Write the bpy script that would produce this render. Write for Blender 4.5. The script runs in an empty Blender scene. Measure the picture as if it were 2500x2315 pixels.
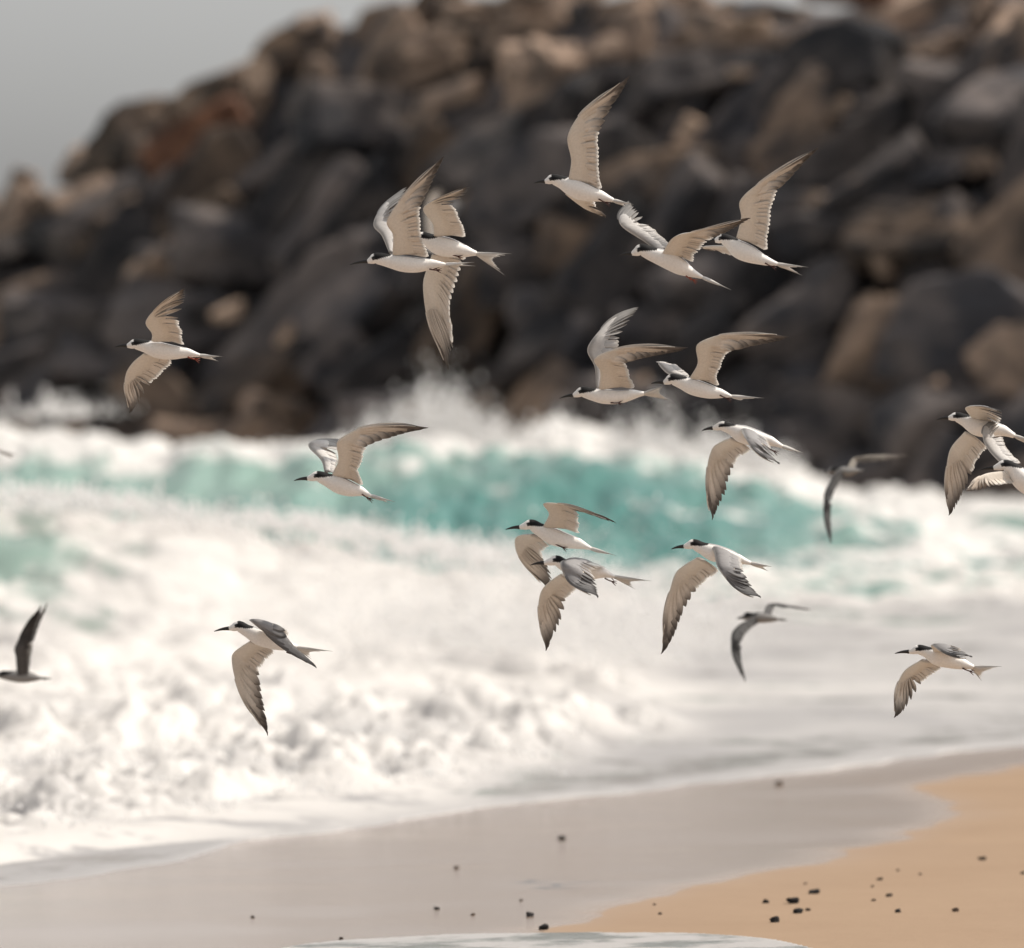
import bpy, bmesh, math, random
import numpy as np
from mathutils import Vector, Matrix, Euler

# ------------------------------------------------------------------ camera, world, sun, exposure
S = bpy.context.scene
C = S.collection
FPX = 19737.0            # focal length in photo pixels (2500 wide)
CAMH = 2.2
PITCH = math.atan(307.5 / FPX)
FOCUS = 27.0
cam_d = bpy.data.cameras.new("camera"); cam = bpy.data.objects.new("camera", cam_d); C.objects.link(cam)
cam.location = (0, 0, CAMH); cam.rotation_euler = (math.pi / 2 - PITCH, 0, 0)
cam_d.sensor_width = 36; cam_d.sensor_fit = 'HORIZONTAL'; cam_d.lens = 36 * FPX / 2500
cam_d.clip_start = 0.5; cam_d.clip_end = 9000
cam_d.dof.use_dof = True; cam_d.dof.focus_distance = FOCUS
cam_d.dof.aperture_fstop = 284.2 / 86.0
S.camera = cam

SUN_DIR = Vector((0.60, 0.24, 0.76)).normalized()      # towards the sun
sun_el = math.asin(SUN_DIR.z); sun_az = math.atan2(SUN_DIR.x, SUN_DIR.y)
w = bpy.data.worlds.new("World"); S.world = w; w.use_nodes = True
nt = w.node_tree; nt.nodes.clear()
o_ = nt.nodes.new('ShaderNodeOutputWorld'); bg = nt.nodes.new('ShaderNodeBackground')
sky = nt.nodes.new('ShaderNodeTexSky'); sky.sky_type = 'NISHITA'; sky.sun_disc = False
sky.sun_elevation = sun_el; sky.sun_rotation = sun_az
sky.air_density = 1.0; sky.dust_density = 2.6; sky.ozone_density = 1.0; sky.altitude = 0
hs = nt.nodes.new('ShaderNodeHueSaturation'); hs.inputs['Saturation'].default_value = 0.10
nt.links.new(sky.outputs[0], hs.inputs['Color']); nt.links.new(hs.outputs[0], bg.inputs[0])
bg.inputs[1].default_value = 0.12
nt.links.new(bg.outputs[0], o_.inputs[0])
sd = bpy.data.lights.new("sun", 'SUN'); so = bpy.data.objects.new("sun", sd); C.objects.link(so)
sd.energy = 3.35; sd.angle = math.radians(0.53); sd.color = (1.0, 0.90, 0.78)
so.rotation_euler = SUN_DIR.to_track_quat('Z', 'Y').to_euler(); so.location = (20, 20, 40)
S.view_settings.view_transform = 'Standard'; S.view_settings.look = 'None'
S.view_settings.exposure = 0.40; S.view_settings.gamma = 1.0; S.view_settings.use_curve_mapping = False
S.render.engine = 'CYCLES'
S.cycles.max_bounces = 6; S.cycles.diffuse_bounces = 4

# ------------------------------------------------------------------ helpers
def spread(px, py, D):
    """a point D metres in front of the camera, from where it stands in the view"""
    x = (px - 1250) / FPX; v = -(py - 1157.5) / FPX
    c, s = math.cos(PITCH), math.sin(PITCH)
    return Vector((D * x, D * (c + v * s), CAMH + D * (-s + v * c)))

def tag(o, label=None, cat=None, group=None, kind=None):
    if label: o['label'] = label
    if cat: o['category'] = cat
    if group: o['group'] = group
    if kind: o['kind'] = kind
    return o

def empty(name, loc):
    o = bpy.data.objects.new(name, None); C.objects.link(o); o.location = loc
    o.empty_display_size = 0.1
    return o

def mesh_obj(name, V, F, mats, parent=None, cols=None, midx=None, smooth=True, extra=None):
    me = bpy.data.meshes.new(name)
    V = np.asarray(V, dtype=np.float32)
    me.from_pydata(V.tolist() if len(V) < 200000 else V, [], F if isinstance(F, list) else F.tolist())
    for m in (mats if isinstance(mats, (list, tuple)) else [mats]): me.materials.append(m)
    if midx is not None: me.polygons.foreach_set('material_index', np.asarray(midx, dtype=np.int32))
    me.polygons.foreach_set('use_smooth', np.full(len(me.polygons), smooth))
    if cols is not None:
        a = me.color_attributes.new('Col', 'FLOAT_COLOR', 'POINT')
        c4 = np.zeros((len(V), 4), dtype=np.float32); cols = np.asarray(cols); c4[:, :cols.shape[1]] = cols
        a.data.foreach_set('color', c4.ravel())
    if extra:
        for k, arr in extra.items():
            a = me.attributes.new(k, 'FLOAT', 'POINT'); a.data.foreach_set('value', np.asarray(arr, dtype=np.float32))
    me.update()
    o = bpy.data.objects.new(name, me); C.objects.link(o)
    if parent is not None: o.parent = parent
    return o

def grid_mesh(name, X, Y, Z, mat, extra=None):
    R, K = X.shape
    V = np.stack([X, Y, Z], -1).reshape(-1, 3).astype(np.float32)
    i = np.arange(R - 1)[:, None] * K + np.arange(K - 1)[None, :]
    Fq = np.stack([i, i + 1, i + K + 1, i + K], -1).reshape(-1, 4).astype(np.int32)
    me = bpy.data.meshes.new(name)
    me.vertices.add(len(V)); me.vertices.foreach_set('co', V.ravel())
    me.loops.add(Fq.size); me.loops.foreach_set('vertex_index', Fq.ravel())
    me.polygons.add(len(Fq)); me.polygons.foreach_set('loop_start', np.arange(len(Fq), dtype=np.int32) * 4)
    me.polygons.foreach_set('loop_total', np.full(len(Fq), 4, dtype=np.int32))
    me.polygons.foreach_set('use_smooth', np.ones(len(Fq), dtype=bool))
    me.materials.append(mat)
    if extra:
        for k, arr in extra.items():
            a = me.attributes.new(k, 'FLOAT', 'POINT'); a.data.foreach_set('value', arr.astype(np.float32).ravel())
    me.update(calc_edges=True); me.validate()
    o = bpy.data.objects.new(name, me); C.objects.link(o)
    return o

_rs = np.random.RandomState(7)
_perm = _rs.permutation(512); _perm = np.concatenate([_perm, _perm, _perm])
_g = _rs.normal(size=(512, 3)); _g /= np.linalg.norm(_g, axis=1)[:, None]
def perlin(x, y, z=0.0):
    x, y, z = np.broadcast_arrays(np.asarray(x, float), np.asarray(y, float), np.asarray(z, float))
    xi = np.floor(x).astype(int); yi = np.floor(y).astype(int); zi = np.floor(z).astype(int)
    xf = x - xi; yf = y - yi; zf = z - zi
    u = xf ** 3 * (xf * (xf * 6 - 15) + 10); v = yf ** 3 * (yf * (yf * 6 - 15) + 10); q = zf ** 3 * (zf * (zf * 6 - 15) + 10)
    def gr(a, b, c):
        h = _perm[(_perm[(_perm[(xi + a) & 511] + yi + b) & 511] + zi + c) & 511]
        g = _g[h]
        return g[..., 0] * (xf - a) + g[..., 1] * (yf - b) + g[..., 2] * (zf - c)
    def L(a, b, t): return a + (b - a) * t
    return L(L(L(gr(0,0,0), gr(1,0,0), u), L(gr(0,1,0), gr(1,1,0), u), v),
             L(L(gr(0,0,1), gr(1,0,1), u), L(gr(0,1,1), gr(1,1,1), u), v), q) * 1.5
def fbm(x, y, z=0.0, o=4):
    s = 0; a = 1
    for k in range(o):
        s = s + a * perlin(x * 2 ** k + 17.3 * k, y * 2 ** k - 9.1 * k, z * 2 ** k + 3.7 * k); a *= 0.5
    return s
def billow(x, y, z=0.0, o=4):
    s = 0; a = 1
    for k in range(o):
        s = s + a * np.abs(perlin(x * 2 ** k + 31.3 * k, y * 2 ** k + 5.1 * k, z * 2 ** k + 1.7 * k)); a *= 0.52
    return s
def sst(a, b, x):
    t = np.clip((x - a) / (b - a), 0, 1); return t * t * (3 - 2 * t)

def new_mat(name):
    m = bpy.data.materials.new(name); m.use_nodes = True
    m.node_tree.nodes.clear(); return m, m.node_tree
def nd(t, typ, **kw):
    n = t.nodes.new(typ)
    for k, v in kw.items():
        if k in n.inputs: n.inputs[k].default_value = v
        else: setattr(n, k, v)
    return n

# ------------------------------------------------------------------ materials
def plain_mat(name, col, rough=0.6, noise=0.15, scale=40, spec=0.3):
    m, t = new_mat(name)
    out = nd(t, 'ShaderNodeOutputMaterial'); b = nd(t, 'ShaderNodeBsdfPrincipled', Roughness=rough)
    b.inputs['Specular IOR Level'].default_value = spec
    tc = nd(t, 'ShaderNodeTexCoord'); n = nd(t, 'ShaderNodeTexNoise', Scale=scale, Detail=4.0)
    t.links.new(tc.outputs['Object'], n.inputs['Vector'])
    mx = nd(t, 'ShaderNodeMix', data_type='RGBA')
    mx.inputs[6].default_value = (*[c * (1 - noise) for c in col], 1); mx.inputs[7].default_value = (*[min(c * (1 + noise), 1) for c in col], 1)
    t.links.new(n.outputs[0], mx.inputs[0]); t.links.new(mx.outputs[2], b.inputs['Base Color'])
    t.links.new(b.outputs[0], out.inputs[0])
    return m

def plumage_mat(name, transl):
    m, t = new_mat(name)
    out = nd(t, 'ShaderNodeOutputMaterial'); b = nd(t, 'ShaderNodeBsdfPrincipled', Roughness=0.75)
    b.inputs['Specular IOR Level'].default_value = 0.15
    at = nd(t, 'ShaderNodeAttribute', attribute_name='Col')
    tc = nd(t, 'ShaderNodeTexCoord'); n = nd(t, 'ShaderNodeTexNoise', Scale=140.0, Detail=3.0)
    t.links.new(tc.outputs['Object'], n.inputs['Vector'])
    mr = nd(t, 'ShaderNodeMapRange'); mr.inputs['To Min'].default_value = 0.82; mr.inputs['To Max'].default_value = 1.06
    t.links.new(n.outputs[0], mr.inputs[0])
    mu = nd(t, 'ShaderNodeVectorMath', operation='SCALE')
    t.links.new(at.outputs['Color'], mu.inputs[0]); t.links.new(mr.outputs[0], mu.inputs['Scale'])
    t.links.new(mu.outputs[0], b.inputs['Base Color'])
    bp = nd(t, 'ShaderNodeBump', Strength=0.25, Distance=0.002); t.links.new(n.outputs[0], bp.inputs['Height'])
    t.links.new(bp.outputs[0], b.inputs['Normal'])
    if transl > 0:
        tr = nd(t, 'ShaderNodeBsdfTranslucent'); t.links.new(mu.outputs[0], tr.inputs[0])
        ms = nd(t, 'ShaderNodeMixShader'); t.links.new(at.outputs['Alpha'], ms.inputs[0])
        t.links.new(b.outputs[0], ms.inputs[1]); t.links.new(tr.outputs[0], ms.inputs[2]); t.links.new(ms.outputs[0], out.inputs[0])
    else:
        t.links.new(b.outputs[0], out.inputs[0])
    return m
M_BODY = plumage_mat('body_plumage', 0.0)
M_FEATHER = plumage_mat('flight_feathers', 0.14)
M_BILL = plain_mat('bill_horn', (0.012, 0.011, 0.011), 0.35, 0.3, 120, 0.5)
M_EYE = plain_mat('eye_gloss', (0.006, 0.005, 0.005), 0.08, 0.1, 50, 0.8)
M_FOOT = plain_mat('foot_skin', (0.055, 0.014, 0.009), 0.5, 0.4, 200, 0.4)
M_FOOT_RED = plain_mat('foot_skin_red', (0.22, 0.04, 0.015), 0.5, 0.4, 200, 0.4)

def rock_mat(name, dark, pale, scale=1.3, pale_amt=0.5):
    m, t = new_mat(name)
    out = nd(t, 'ShaderNodeOutputMaterial'); b = nd(t, 'ShaderNodeBsdfPrincipled', Roughness=0.85)
    b.inputs['Specular IOR Level'].default_value = 0.25
    tc = nd(t, 'ShaderNodeTexCoord'); oi = nd(t, 'ShaderNodeObjectInfo')
    ad = nd(t, 'ShaderNodeVectorMath', operation='ADD')
    cb = nd(t, 'ShaderNodeVectorMath', operation='SCALE'); cb.inputs['Scale'].default_value = 30.0
    cx = nd(t, 'ShaderNodeCombineXYZ')
    t.links.new(oi.outputs['Random'], cx.inputs[0]); t.links.new(oi.outputs['Random'], cx.inputs[1]); t.links.new(cx.outputs[0], cb.inputs[0])
    t.links.new(tc.outputs['Object'], ad.inputs[0]); t.links.new(cb.outputs[0], ad.inputs[1])
    n = nd(t, 'ShaderNodeTexNoise', Scale=scale, Detail=7.0, Roughness=0.62); t.links.new(ad.outputs[0], n.inputs['Vector'])
    r = nd(t, 'ShaderNodeValToRGB'); r.color_ramp.elements[0].position = 0.40; r.color_ramp.elements[1].position = 0.66 if pale_amt < .7 else 0.56
    r.color_ramp.elements[0].color = (*dark, 1); r.color_ramp.elements[1].color = (*pale, 1)  # warm pale patches paint the look of sunlit tops into the stone colour
    t.links.new(n.outputs[0], r.inputs[0])
    vr = nd(t, 'ShaderNodeMapRange'); vr.inputs['To Min'].default_value = 0.45; vr.inputs['To Max'].default_value = 1.35
    t.links.new(oi.outputs['Random'], vr.inputs[0])
    sc = nd(t, 'ShaderNodeVectorMath', operation='SCALE'); t.links.new(r.outputs[0], sc.inputs[0]); t.links.new(vr.outputs[0], sc.inputs['Scale'])
    t.links.new(sc.outputs[0], b.inputs['Base Color'])
    n2 = nd(t, 'ShaderNodeTexNoise', Scale=9.0, Detail=8.0, Roughness=0.7); t.links.new(ad.outputs[0], n2.inputs['Vector'])
    bp = nd(t, 'ShaderNodeBump', Strength=0.7, Distance=0.05); t.links.new(n2.outputs[0], bp.inputs['Height'])
    t.links.new(bp.outputs[0], b.inputs['Normal'])
    t.links.new(b.outputs[0], out.inputs[0])
    return m
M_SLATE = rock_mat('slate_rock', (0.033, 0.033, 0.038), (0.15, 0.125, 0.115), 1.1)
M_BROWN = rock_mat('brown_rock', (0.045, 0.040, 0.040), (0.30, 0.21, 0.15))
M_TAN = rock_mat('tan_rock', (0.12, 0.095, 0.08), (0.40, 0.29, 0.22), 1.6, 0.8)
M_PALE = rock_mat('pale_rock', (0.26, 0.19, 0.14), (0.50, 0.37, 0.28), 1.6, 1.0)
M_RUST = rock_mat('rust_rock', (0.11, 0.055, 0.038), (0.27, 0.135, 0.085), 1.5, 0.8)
M_PEBBLE = rock_mat('pebble_stone', (0.018, 0.018, 0.02), (0.06, 0.055, 0.055), 20)
M_PEBBLE_BROWN = rock_mat('pebble_stone_brown', (0.07, 0.05, 0.04), (0.2, 0.14, 0.1), 20)

def sand_mat():
    m, t = new_mat('beach_sand')
    out = nd(t, 'ShaderNodeOutputMaterial'); b = nd(t, 'ShaderNodeBsdfPrincipled')
    wet = nd(t, 'ShaderNodeAttribute', attribute_name='wet')
    tc = nd(t, 'ShaderNodeTexCoord')
    n = nd(t, 'ShaderNodeTexNoise', Scale=0.9, Detail=6.0, Roughness=0.6); t.links.new(tc.outputs['Object'], n.inputs['Vector'])
    n3 = nd(t, 'ShaderNodeTexNoise', Scale=260.0, Detail=2.0); t.links.new(tc.outputs['Object'], n3.inputs['Vector'])
    dry = nd(t, 'ShaderNodeMix', data_type='RGBA'); dry.inputs[6].default_value = (0.27, 0.192, 0.135, 1); dry.inputs[7].default_value = (0.345, 0.255, 0.182, 1)
    t.links.new(n.outputs[0], dry.inputs[0])
    gr = nd(t, 'ShaderNodeMapRange'); gr.inputs['To Min'].default_value = 0.8; gr.inputs['To Max'].default_value = 1.15; t.links.new(n3.outputs[0], gr.inputs[0])
    ds = nd(t, 'ShaderNodeVectorMath', operation='SCALE'); t.links.new(dry.outputs[2], ds.inputs[0]); t.links.new(gr.outputs[0], ds.inputs['Scale'])
    mx = nd(t, 'ShaderNodeMix', data_type='RGBA'); t.links.new(wet.outputs['Fac'], mx.inputs[0])
    t.links.new(ds.outputs[0], mx.inputs[6]); mx.inputs[7].default_value = (0.30, 0.235, 0.19, 1)
    t.links.new(mx.outputs[2], b.inputs['Base Color'])
    rr = nd(t, 'ShaderNodeMapRange'); rr.inputs['To Min'].default_value = 0.3; rr.inputs['To Max'].default_value = 0.17; t.links.new(wet.outputs['Fac'], rr.inputs[0])
    t.links.new(rr.outputs[0], b.inputs['Roughness'])
    sp = nd(t, 'ShaderNodeMapRange'); sp.inputs['From Min'].default_value = 0.5; sp.inputs['To Min'].default_value = 0.0; sp.inputs['To Max'].default_value = 0.5; t.links.new(wet.outputs['Fac'], sp.inputs[0])
    t.links.new(sp.outputs[0], b.inputs['Specular IOR Level'])
    n2 = nd(t, 'ShaderNodeTexNoise', Scale=5.0, Detail=8.0, Roughness=0.65); t.links.new(tc.outputs['Object'], n2.inputs['Vector'])
    bs = nd(t, 'ShaderNodeMapRange'); bs.inputs['To Min'].default_value = 0.35; bs.inputs['To Max'].default_value = 0.012; t.links.new(wet.outputs['Fac'], bs.inputs[0])
    bp = nd(t, 'ShaderNodeBump', Distance=0.02); t.links.new(bs.outputs[0], bp.inputs['Strength']); t.links.new(n2.outputs[0], bp.inputs['Height'])
    t.links.new(bp.outputs[0], b.inputs['Normal'])
    t.links.new(b.outputs[0], out.inputs[0])
    return m
M_SAND = sand_mat()

def sea_mat():
    m, t = new_mat('sea_water_and_foam')
    out = nd(t, 'ShaderNodeOutputMaterial')
    fo = nd(t, 'ShaderNodeAttribute', attribute_name='foam'); sh = nd(t, 'ShaderNodeAttribute', attribute_name='murk')
    tc = nd(t, 'ShaderNodeTexCoord')
    n = nd(t, 'ShaderNodeTexNoise', Scale=2.2, Detail=7.0, Roughness=0.65); 
    mp = nd(t, 'ShaderNodeMapping'); mp.inputs['Scale'].default_value = (1.0, 0.35, 1.0)
    t.links.new(tc.outputs['Object'], mp.inputs[0]); t.links.new(mp.outputs[0], n.inputs['Vector'])
    # foam coverage = foam attribute pushed by noise
    a1 = nd(t, 'ShaderNodeMath', operation='MULTIPLY_ADD'); a1.inputs[1].default_value = 1.6; a1.inputs[2].default_value = -0.8
    t.links.new(n.outputs[0], a1.inputs[0])
    a2 = nd(t, 'ShaderNodeMath', operation='ADD'); t.links.new(a1.outputs[0], a2.inputs[0]); t.links.new(fo.outputs['Fac'], a2.inputs[1])
    cov = nd(t, 'ShaderNodeMapRange', interpolation_type='SMOOTHSTEP'); cov.inputs['From Min'].default_value = 0.35; cov.inputs['From Max'].default_value = 0.75
    t.links.new(a2.outputs[0], cov.inputs[0])
    mk = nd(t, 'ShaderNodeAttribute', attribute_name='milk'); wk = nd(t, 'ShaderNodeMix', data_type='RGBA'); t.links.new(mk.outputs['Fac'], wk.inputs[0])
    wk.inputs[6].default_value = (0.105, 0.30, 0.275, 1); wk.inputs[7].default_value = (0.33, 0.50, 0.44, 1)
    wc = nd(t, 'ShaderNodeMix', data_type='RGBA'); t.links.new(sh.outputs['Fac'], wc.inputs[0])
    t.links.new(wk.outputs[2], wc.inputs[6]); wc.inputs[7].default_value = (0.36, 0.33, 0.31, 1)
    wb = nd(t, 'ShaderNodeBsdfPrincipled', Roughness=0.18); t.links.new(wc.outputs[2], wb.inputs['Base Color'])
    wb.inputs['IOR'].default_value = 1.33
    n2 = nd(t, 'ShaderNodeTexNoise', Scale=6.0, Detail=6.0, Roughness=0.6); t.links.new(mp.outputs[0], n2.inputs['Vector'])
    bw = nd(t, 'ShaderNodeBump', Strength=0.5, Distance=0.05); t.links.new(n2.outputs[0], bw.inputs['Height']); t.links.new(bw.outputs[0], wb.inputs['Normal'])
    wt = nd(t, 'ShaderNodeBsdfTranslucent'); t.links.new(wc.outputs[2], wt.inputs[0])
    wm = nd(t, 'ShaderNodeMixShader'); wm.inputs[0].default_value = 0.35; t.links.new(wb.outputs[0], wm.inputs[1]); t.links.new(wt.outputs[0], wm.inputs[2])
    fc = nd(t, 'ShaderNodeMix', data_type='RGBA'); fc.inputs[6].default_value = (0.95, 0.935, 0.91, 1); fc.inputs[7].default_value = (0.51, 0.505, 0.51, 1)
    t.links.new(sh.outputs['Fac'], fc.inputs[0])
    fb = nd(t, 'ShaderNodeBsdfPrincipled', Roughness=0.6); t.links.new(fc.outputs[2], fb.inputs['Base Color'])
    fb.inputs['Specular IOR Level'].default_value = 0.2
    n4 = nd(t, 'ShaderNodeTexNoise', Scale=14.0, Detail=5.0, Roughness=0.7); t.links.new(tc.outputs['Object'], n4.inputs['Vector'])
    bf = nd(t, 'ShaderNodeBump', Strength=0.35, Distance=0.03); t.links.new(n4.outputs[0], bf.inputs['Height']); t.links.new(bf.outputs[0], fb.inputs['Normal'])
    ft = nd(t, 'ShaderNodeBsdfTranslucent'); t.links.new(fc.outputs[2], ft.inputs[0])
    fm = nd(t, 'ShaderNodeMixShader'); fm.inputs[0].default_value = 0.4; t.links.new(fb.outputs[0], fm.inputs[1]); t.links.new(ft.outputs[0], fm.inputs[2])
    ms = nd(t, 'ShaderNodeMixShader'); t.links.new(cov.outputs[0], ms.inputs[0]); t.links.new(wm.outputs[0], ms.inputs[1]); t.links.new(fm.outputs[0], ms.inputs[2])
    t.links.new(ms.outputs[0], out.inputs[0])
    return m
M_SEA = sea_mat()
def spray_mat():
    m, t = new_mat('sea_spray')
    out = nd(t, 'ShaderNodeOutputMaterial'); b = nd(t, 'ShaderNodeBsdfPrincipled', Roughness=0.5)
    tc = nd(t, 'ShaderNodeTexCoord'); n = nd(t, 'ShaderNodeTexNoise', Scale=3.0); t.links.new(tc.outputs['Object'], n.inputs[0])
    mx = nd(t, 'ShaderNodeMix', data_type='RGBA'); mx.inputs[6].default_value = (0.86, 0.86, 0.86, 1); mx.inputs[7].default_value = (0.93, 0.92, 0.91, 1)
    t.links.new(n.outputs[0], mx.inputs[0]); t.links.new(mx.outputs[2], b.inputs['Base Color'])
    tr = nd(t, 'ShaderNodeBsdfTranslucent'); t.links.new(mx.outputs[2], tr.inputs[0])
    ms = nd(t, 'ShaderNodeMixShader'); ms.inputs[0].default_value = 0.5
    t.links.new(b.outputs[0], ms.inputs[1]); t.links.new(tr.outputs[0], ms.inputs[2]); t.links.new(ms.outputs[0], out.inputs[0])
    return m
M_SPRAY = spray_mat()

# ------------------------------------------------------------------ beach
SH0 = (-2.15, 34.2); SHN = (-0.906, 0.423)       # shoreline point and seaward normal
def seaward(x, y):
    d = (x - SH0[0]) * SHN[0] + (y - SH0[1]) * SHN[1]
    along = (x - SH0[0]) * 0.423 + (y - SH0[1]) * 0.906
    return d + 0.16 * perlin(along * 0.55, 3.3) + 0.07 * perlin(along * 1.9, 8.3) + 0.02 * perlin(x * 5, y * 5, 1.0)
def ground_z(x, y):
    d = (x - SH0[0]) * SHN[0] + (y - SH0[1]) * SHN[1]
    return np.where(d < 0, -d * 0.018, -d * 0.045) - 0.0 + 0.012 * fbm(x * 0.5, y * 0.35, 4.0, 3)
# edge of the dry sand, in metres on the beach (land side is dry)
DRY = np.array([(-3.2, 20.0), (-1.0, 25.0), (-0.05, 28.2), (0.12, 29.6), (0.30, 30.5), (0.58, 31.4), (0.95, 32.6), (1.35, 34.0), (1.75, 35.9), (2.08, 37.4), (1.98, 38.8), (1.95, 39.6), (2.15, 40.9), (2.75, 42.6), (3.6, 44.6), (5.0, 47.6), (9.0, 56.0)])
def dry_edge_x(y): return np.interp(y, DRY[:, 1], DRY[:, 0])
def fan_grid(d0, d1, ratio, cols, far=None):
    n = int(math.log(d1 / d0) / ratio)
    Y = d0 * np.exp(np.arange(n + 1) * ratio)
    u = np.linspace(-1, 1, cols)
    # fine columns in the middle, wide ones at the edges
    k = np.sign(u) * (np.abs(u) * 0.085 + np.clip(np.abs(u) - 0.86, 0, 1) ** 2 * 110)
    YY, KK = np.meshgrid(Y, k, indexing='ij')
    return KK * (YY + 6), YY
X, Y = fan_grid(27.0, 75.0, 0.0022, 300)
Z = ground_z(X, Y)
edge = dry_edge_x(Y) + 0.10 * perlin(Y * 0.8, 5.5) + 0.03 * perlin(Y * 3.0, 2.5)
# a shallow film of an earlier wave lies over the near corner
wet = 1 - sst(-0.26, 0.36, X - edge + 0.10 * fbm(X * 1.6, Y * 1.2, 3.0, 4))
wet = np.maximum(wet, 0)
tail_w = sst(0.9, -0.3, X - edge) * 0.25 * (Y < 35)
wet = np.clip(np.maximum(wet, tail_w), 0, 1)
o = grid_mesh('beach', X, Y, Z, M_SAND, {'wet': wet}); tag(o, kind='structure')
# the same sand continued behind and beside the camera
gx = np.linspace(-120, 160, 90); gy = np.linspace(-90, 27.0, 60)
GX, GY = np.meshgrid(gx, gy, indexing='xy')
GZ = ground_z(GX, GY)
o = grid_mesh('upper_beach', GX, GY, GZ, M_SAND, {'wet': 1 - sst(-0.1, 0.3, GX - dry_edge_x(GY))}); tag(o, kind='structure')

# ------------------------------------------------------------------ sea
def ip(x, tab): return np.interp(x, [a for a, b in tab], [b for a, b in tab])
def asym(y, yc, front, back, p=1.0):
    """wave profile: rises from the beach side over `front` metres, falls seaward over `back`"""
    f = sst(-front, 0, y - yc); b = 1 - sst(0, back, y - yc)
    return np.where(y < yc, f ** p, b)
def sea_fields(X, Y):
    d = seaward(X, Y)
    xb = ip(Y, [(30, -3.0), (34.5, -1.9), (38.8, -0.35), (46.7, 0.75), (58, 0.95), (66, 0.9), (75, 0.2)])
    turb = 1 - sst(-0.35, 0.45, X - xb - 0.35 * perlin(Y * 0.3, 7.7))
    turb = turb * (1 - sst(64, 70, Y))
    depth_in = sst(0.0, 1.2, d)
    # swell lines
    yc1 = 61.5 + 1.2 * perlin(X * 0.25, 1.5)
    h1 = ip(X, [(-8, 0.95), (-4, 0.92), (-2.9, 0.84), (-2.1, 0.76), (-1.1, 0.54), (-0.7, 0.42), (-0.3, 0.44), (0.3, 0.33), (0.8, 0.22), (1.3, 0.05), (1.8, 0.0)])
    bore = h1 * asym(Y, yc1, 11.0, 3.5, 1.25)
    yc2 = 88 + 1.5 * perlin(X * 0.12, 4.5)
    h2 = ip(X, [(-12, 1.0), (-5.6, 1.02), (-3.5, 1.0), (-1.1, 1.12), (1.1, 1.02), (2.2, 0.85), (3.6, 0.5), (5.0, 0.15), (8, 0.1)])
    w2 = h2 * asym(Y, yc2, 8.0, 6.0, 1.3)
    yc3 = 107 + 1.5 * perlin(X * 0.1, 9.5)
    h3 = ip(X, [(-14, 0.95), (-6.8, 0.95), (-3, 0.8), (-1.4, 0.85), (0.8, 0.95), (2.0, 0.8), (3.4, 0.55), (4.6, 0.2), (6, 0.0)])
    w3 = h3 * asym(Y, yc3, 6.0, 5.0)
    yc4 = 74 + 0.8 * perlin(X * 0.2, 2.5)
    w4 = 0.16 * sst(0.5, 2.5, X) * asym(Y, yc4, 4.0, 4.0)
    z = bore + w2 + w3 + w4
    # lumps
    wx = X + 0.15 * perlin(X * 1.1, Y * 0.7, 2.0); wy = Y * 0.8
    b1 = billow(wx * 1.7, wy * 1.3, 0.0, 5); b2 = billow(wx * 0.6, wy * 0.5, 5.0, 3)
    near = 1 - sst(40, 60, Y)
    soft = sst(47, 55, Y); amp = turb * depth_in * (0.16 - 0.10 * soft) * (0.65 + 0.9 * np.clip(0.5 + perlin(X * 0.5, Y * 0.25, 60.0), 0, 1))
    z = z + amp * (b1 - 0.25) * 1.15 + turb * depth_in * (0.22 - 0.04 * soft) * (b2 - 0.2)
    chop = (1 - turb) * sst(0.8, 6.0, d)
    far = sst(62, 78, Y)
    z = z + chop * (0.02 + 0.13 * far) * fbm(X * 1.1, Y * 0.45, 3.0, 4) + chop * (0.02 + 0.11 * far) * (billow(X * 1.6, Y * 0.8, 8.0, 4) - 0.3)
    crest2 = asym(Y, yc2, 2.0, 2.5) * sst(1.2, 0.4, 1 - h2)
    z = z + crest2 * 0.22 * (billow(X * 1.2, Y * 0.6, 12.0, 4) - 0.2)
    crest3 = asym(Y, yc3, 5.0, 5.0)
    z = z + crest3 * 0.35 * (billow(X * 0.9, Y * 0.5, 15.0, 4) - 0.25) * (h3 > 0.1)
    # thin edge of the wash lying on the sand
    ext = 0.62 * sst(-0.75, -1.5, X + 0.35 * (Y - 35)) * (1 + 0.3 * perlin(X * 1.3, 4.4)) + 0.10 * perlin(X * 2.0, Y, 6.0)
    ext = np.maximum(ext, 0); d2 = d + ext
    g = ground_z(X, Y)
    film = 0.015 + 0.02 * sst(0, 0.2, d) * (1 - sst(0.4, 1.5, d))
    film = film + 0.05 * turb * sst(0.0, 0.4, d)
    base = np.where(d > 2.5, 0.0, np.maximum(0.0 * d, g + film))
    z = np.where(d > 0, base + z * sst(0.0, 2.0, d), g + np.clip(d2 * 0.2, -0.05, 0.012))
        # foam
    foam = np.full(X.shape, 0.86)
    foam = np.where(turb > 0.3, 1.2, foam)
    streak = fbm(X * 0.5, Y * 0.9, 21.0, 4)
    calm = (1 - turb) * (Y < 66)
    foam = foam + calm * (-0.02 + 0.40 * streak)
    mid = sst(63, 68, Y) * (1 - sst(75, 80, Y))
    foam = foam * (1 - mid) + mid * (0.72 + 0.45 * streak)
    # open green face of the second swell
    face = sst(76, 79, Y) * (1 - sst(yc2 - 1.6, yc2 + 0.2, Y))
    right = sst(1.5, 4.5, X)
    foam = foam * (1 - face) + face * (0.16 + 0.45 * right + 0.42 * streak + 0.12 * sst(83, 87, Y))
    behind = sst(yc2 + 1.5, yc2 + 4, Y) * (1 - sst(101, 104, Y))
    foam = foam * (1 - behind) + behind * (0.34 + 0.45 * streak)
    foam = np.where(Y > 103, 0.95 + 0.3 * streak, foam)
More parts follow.
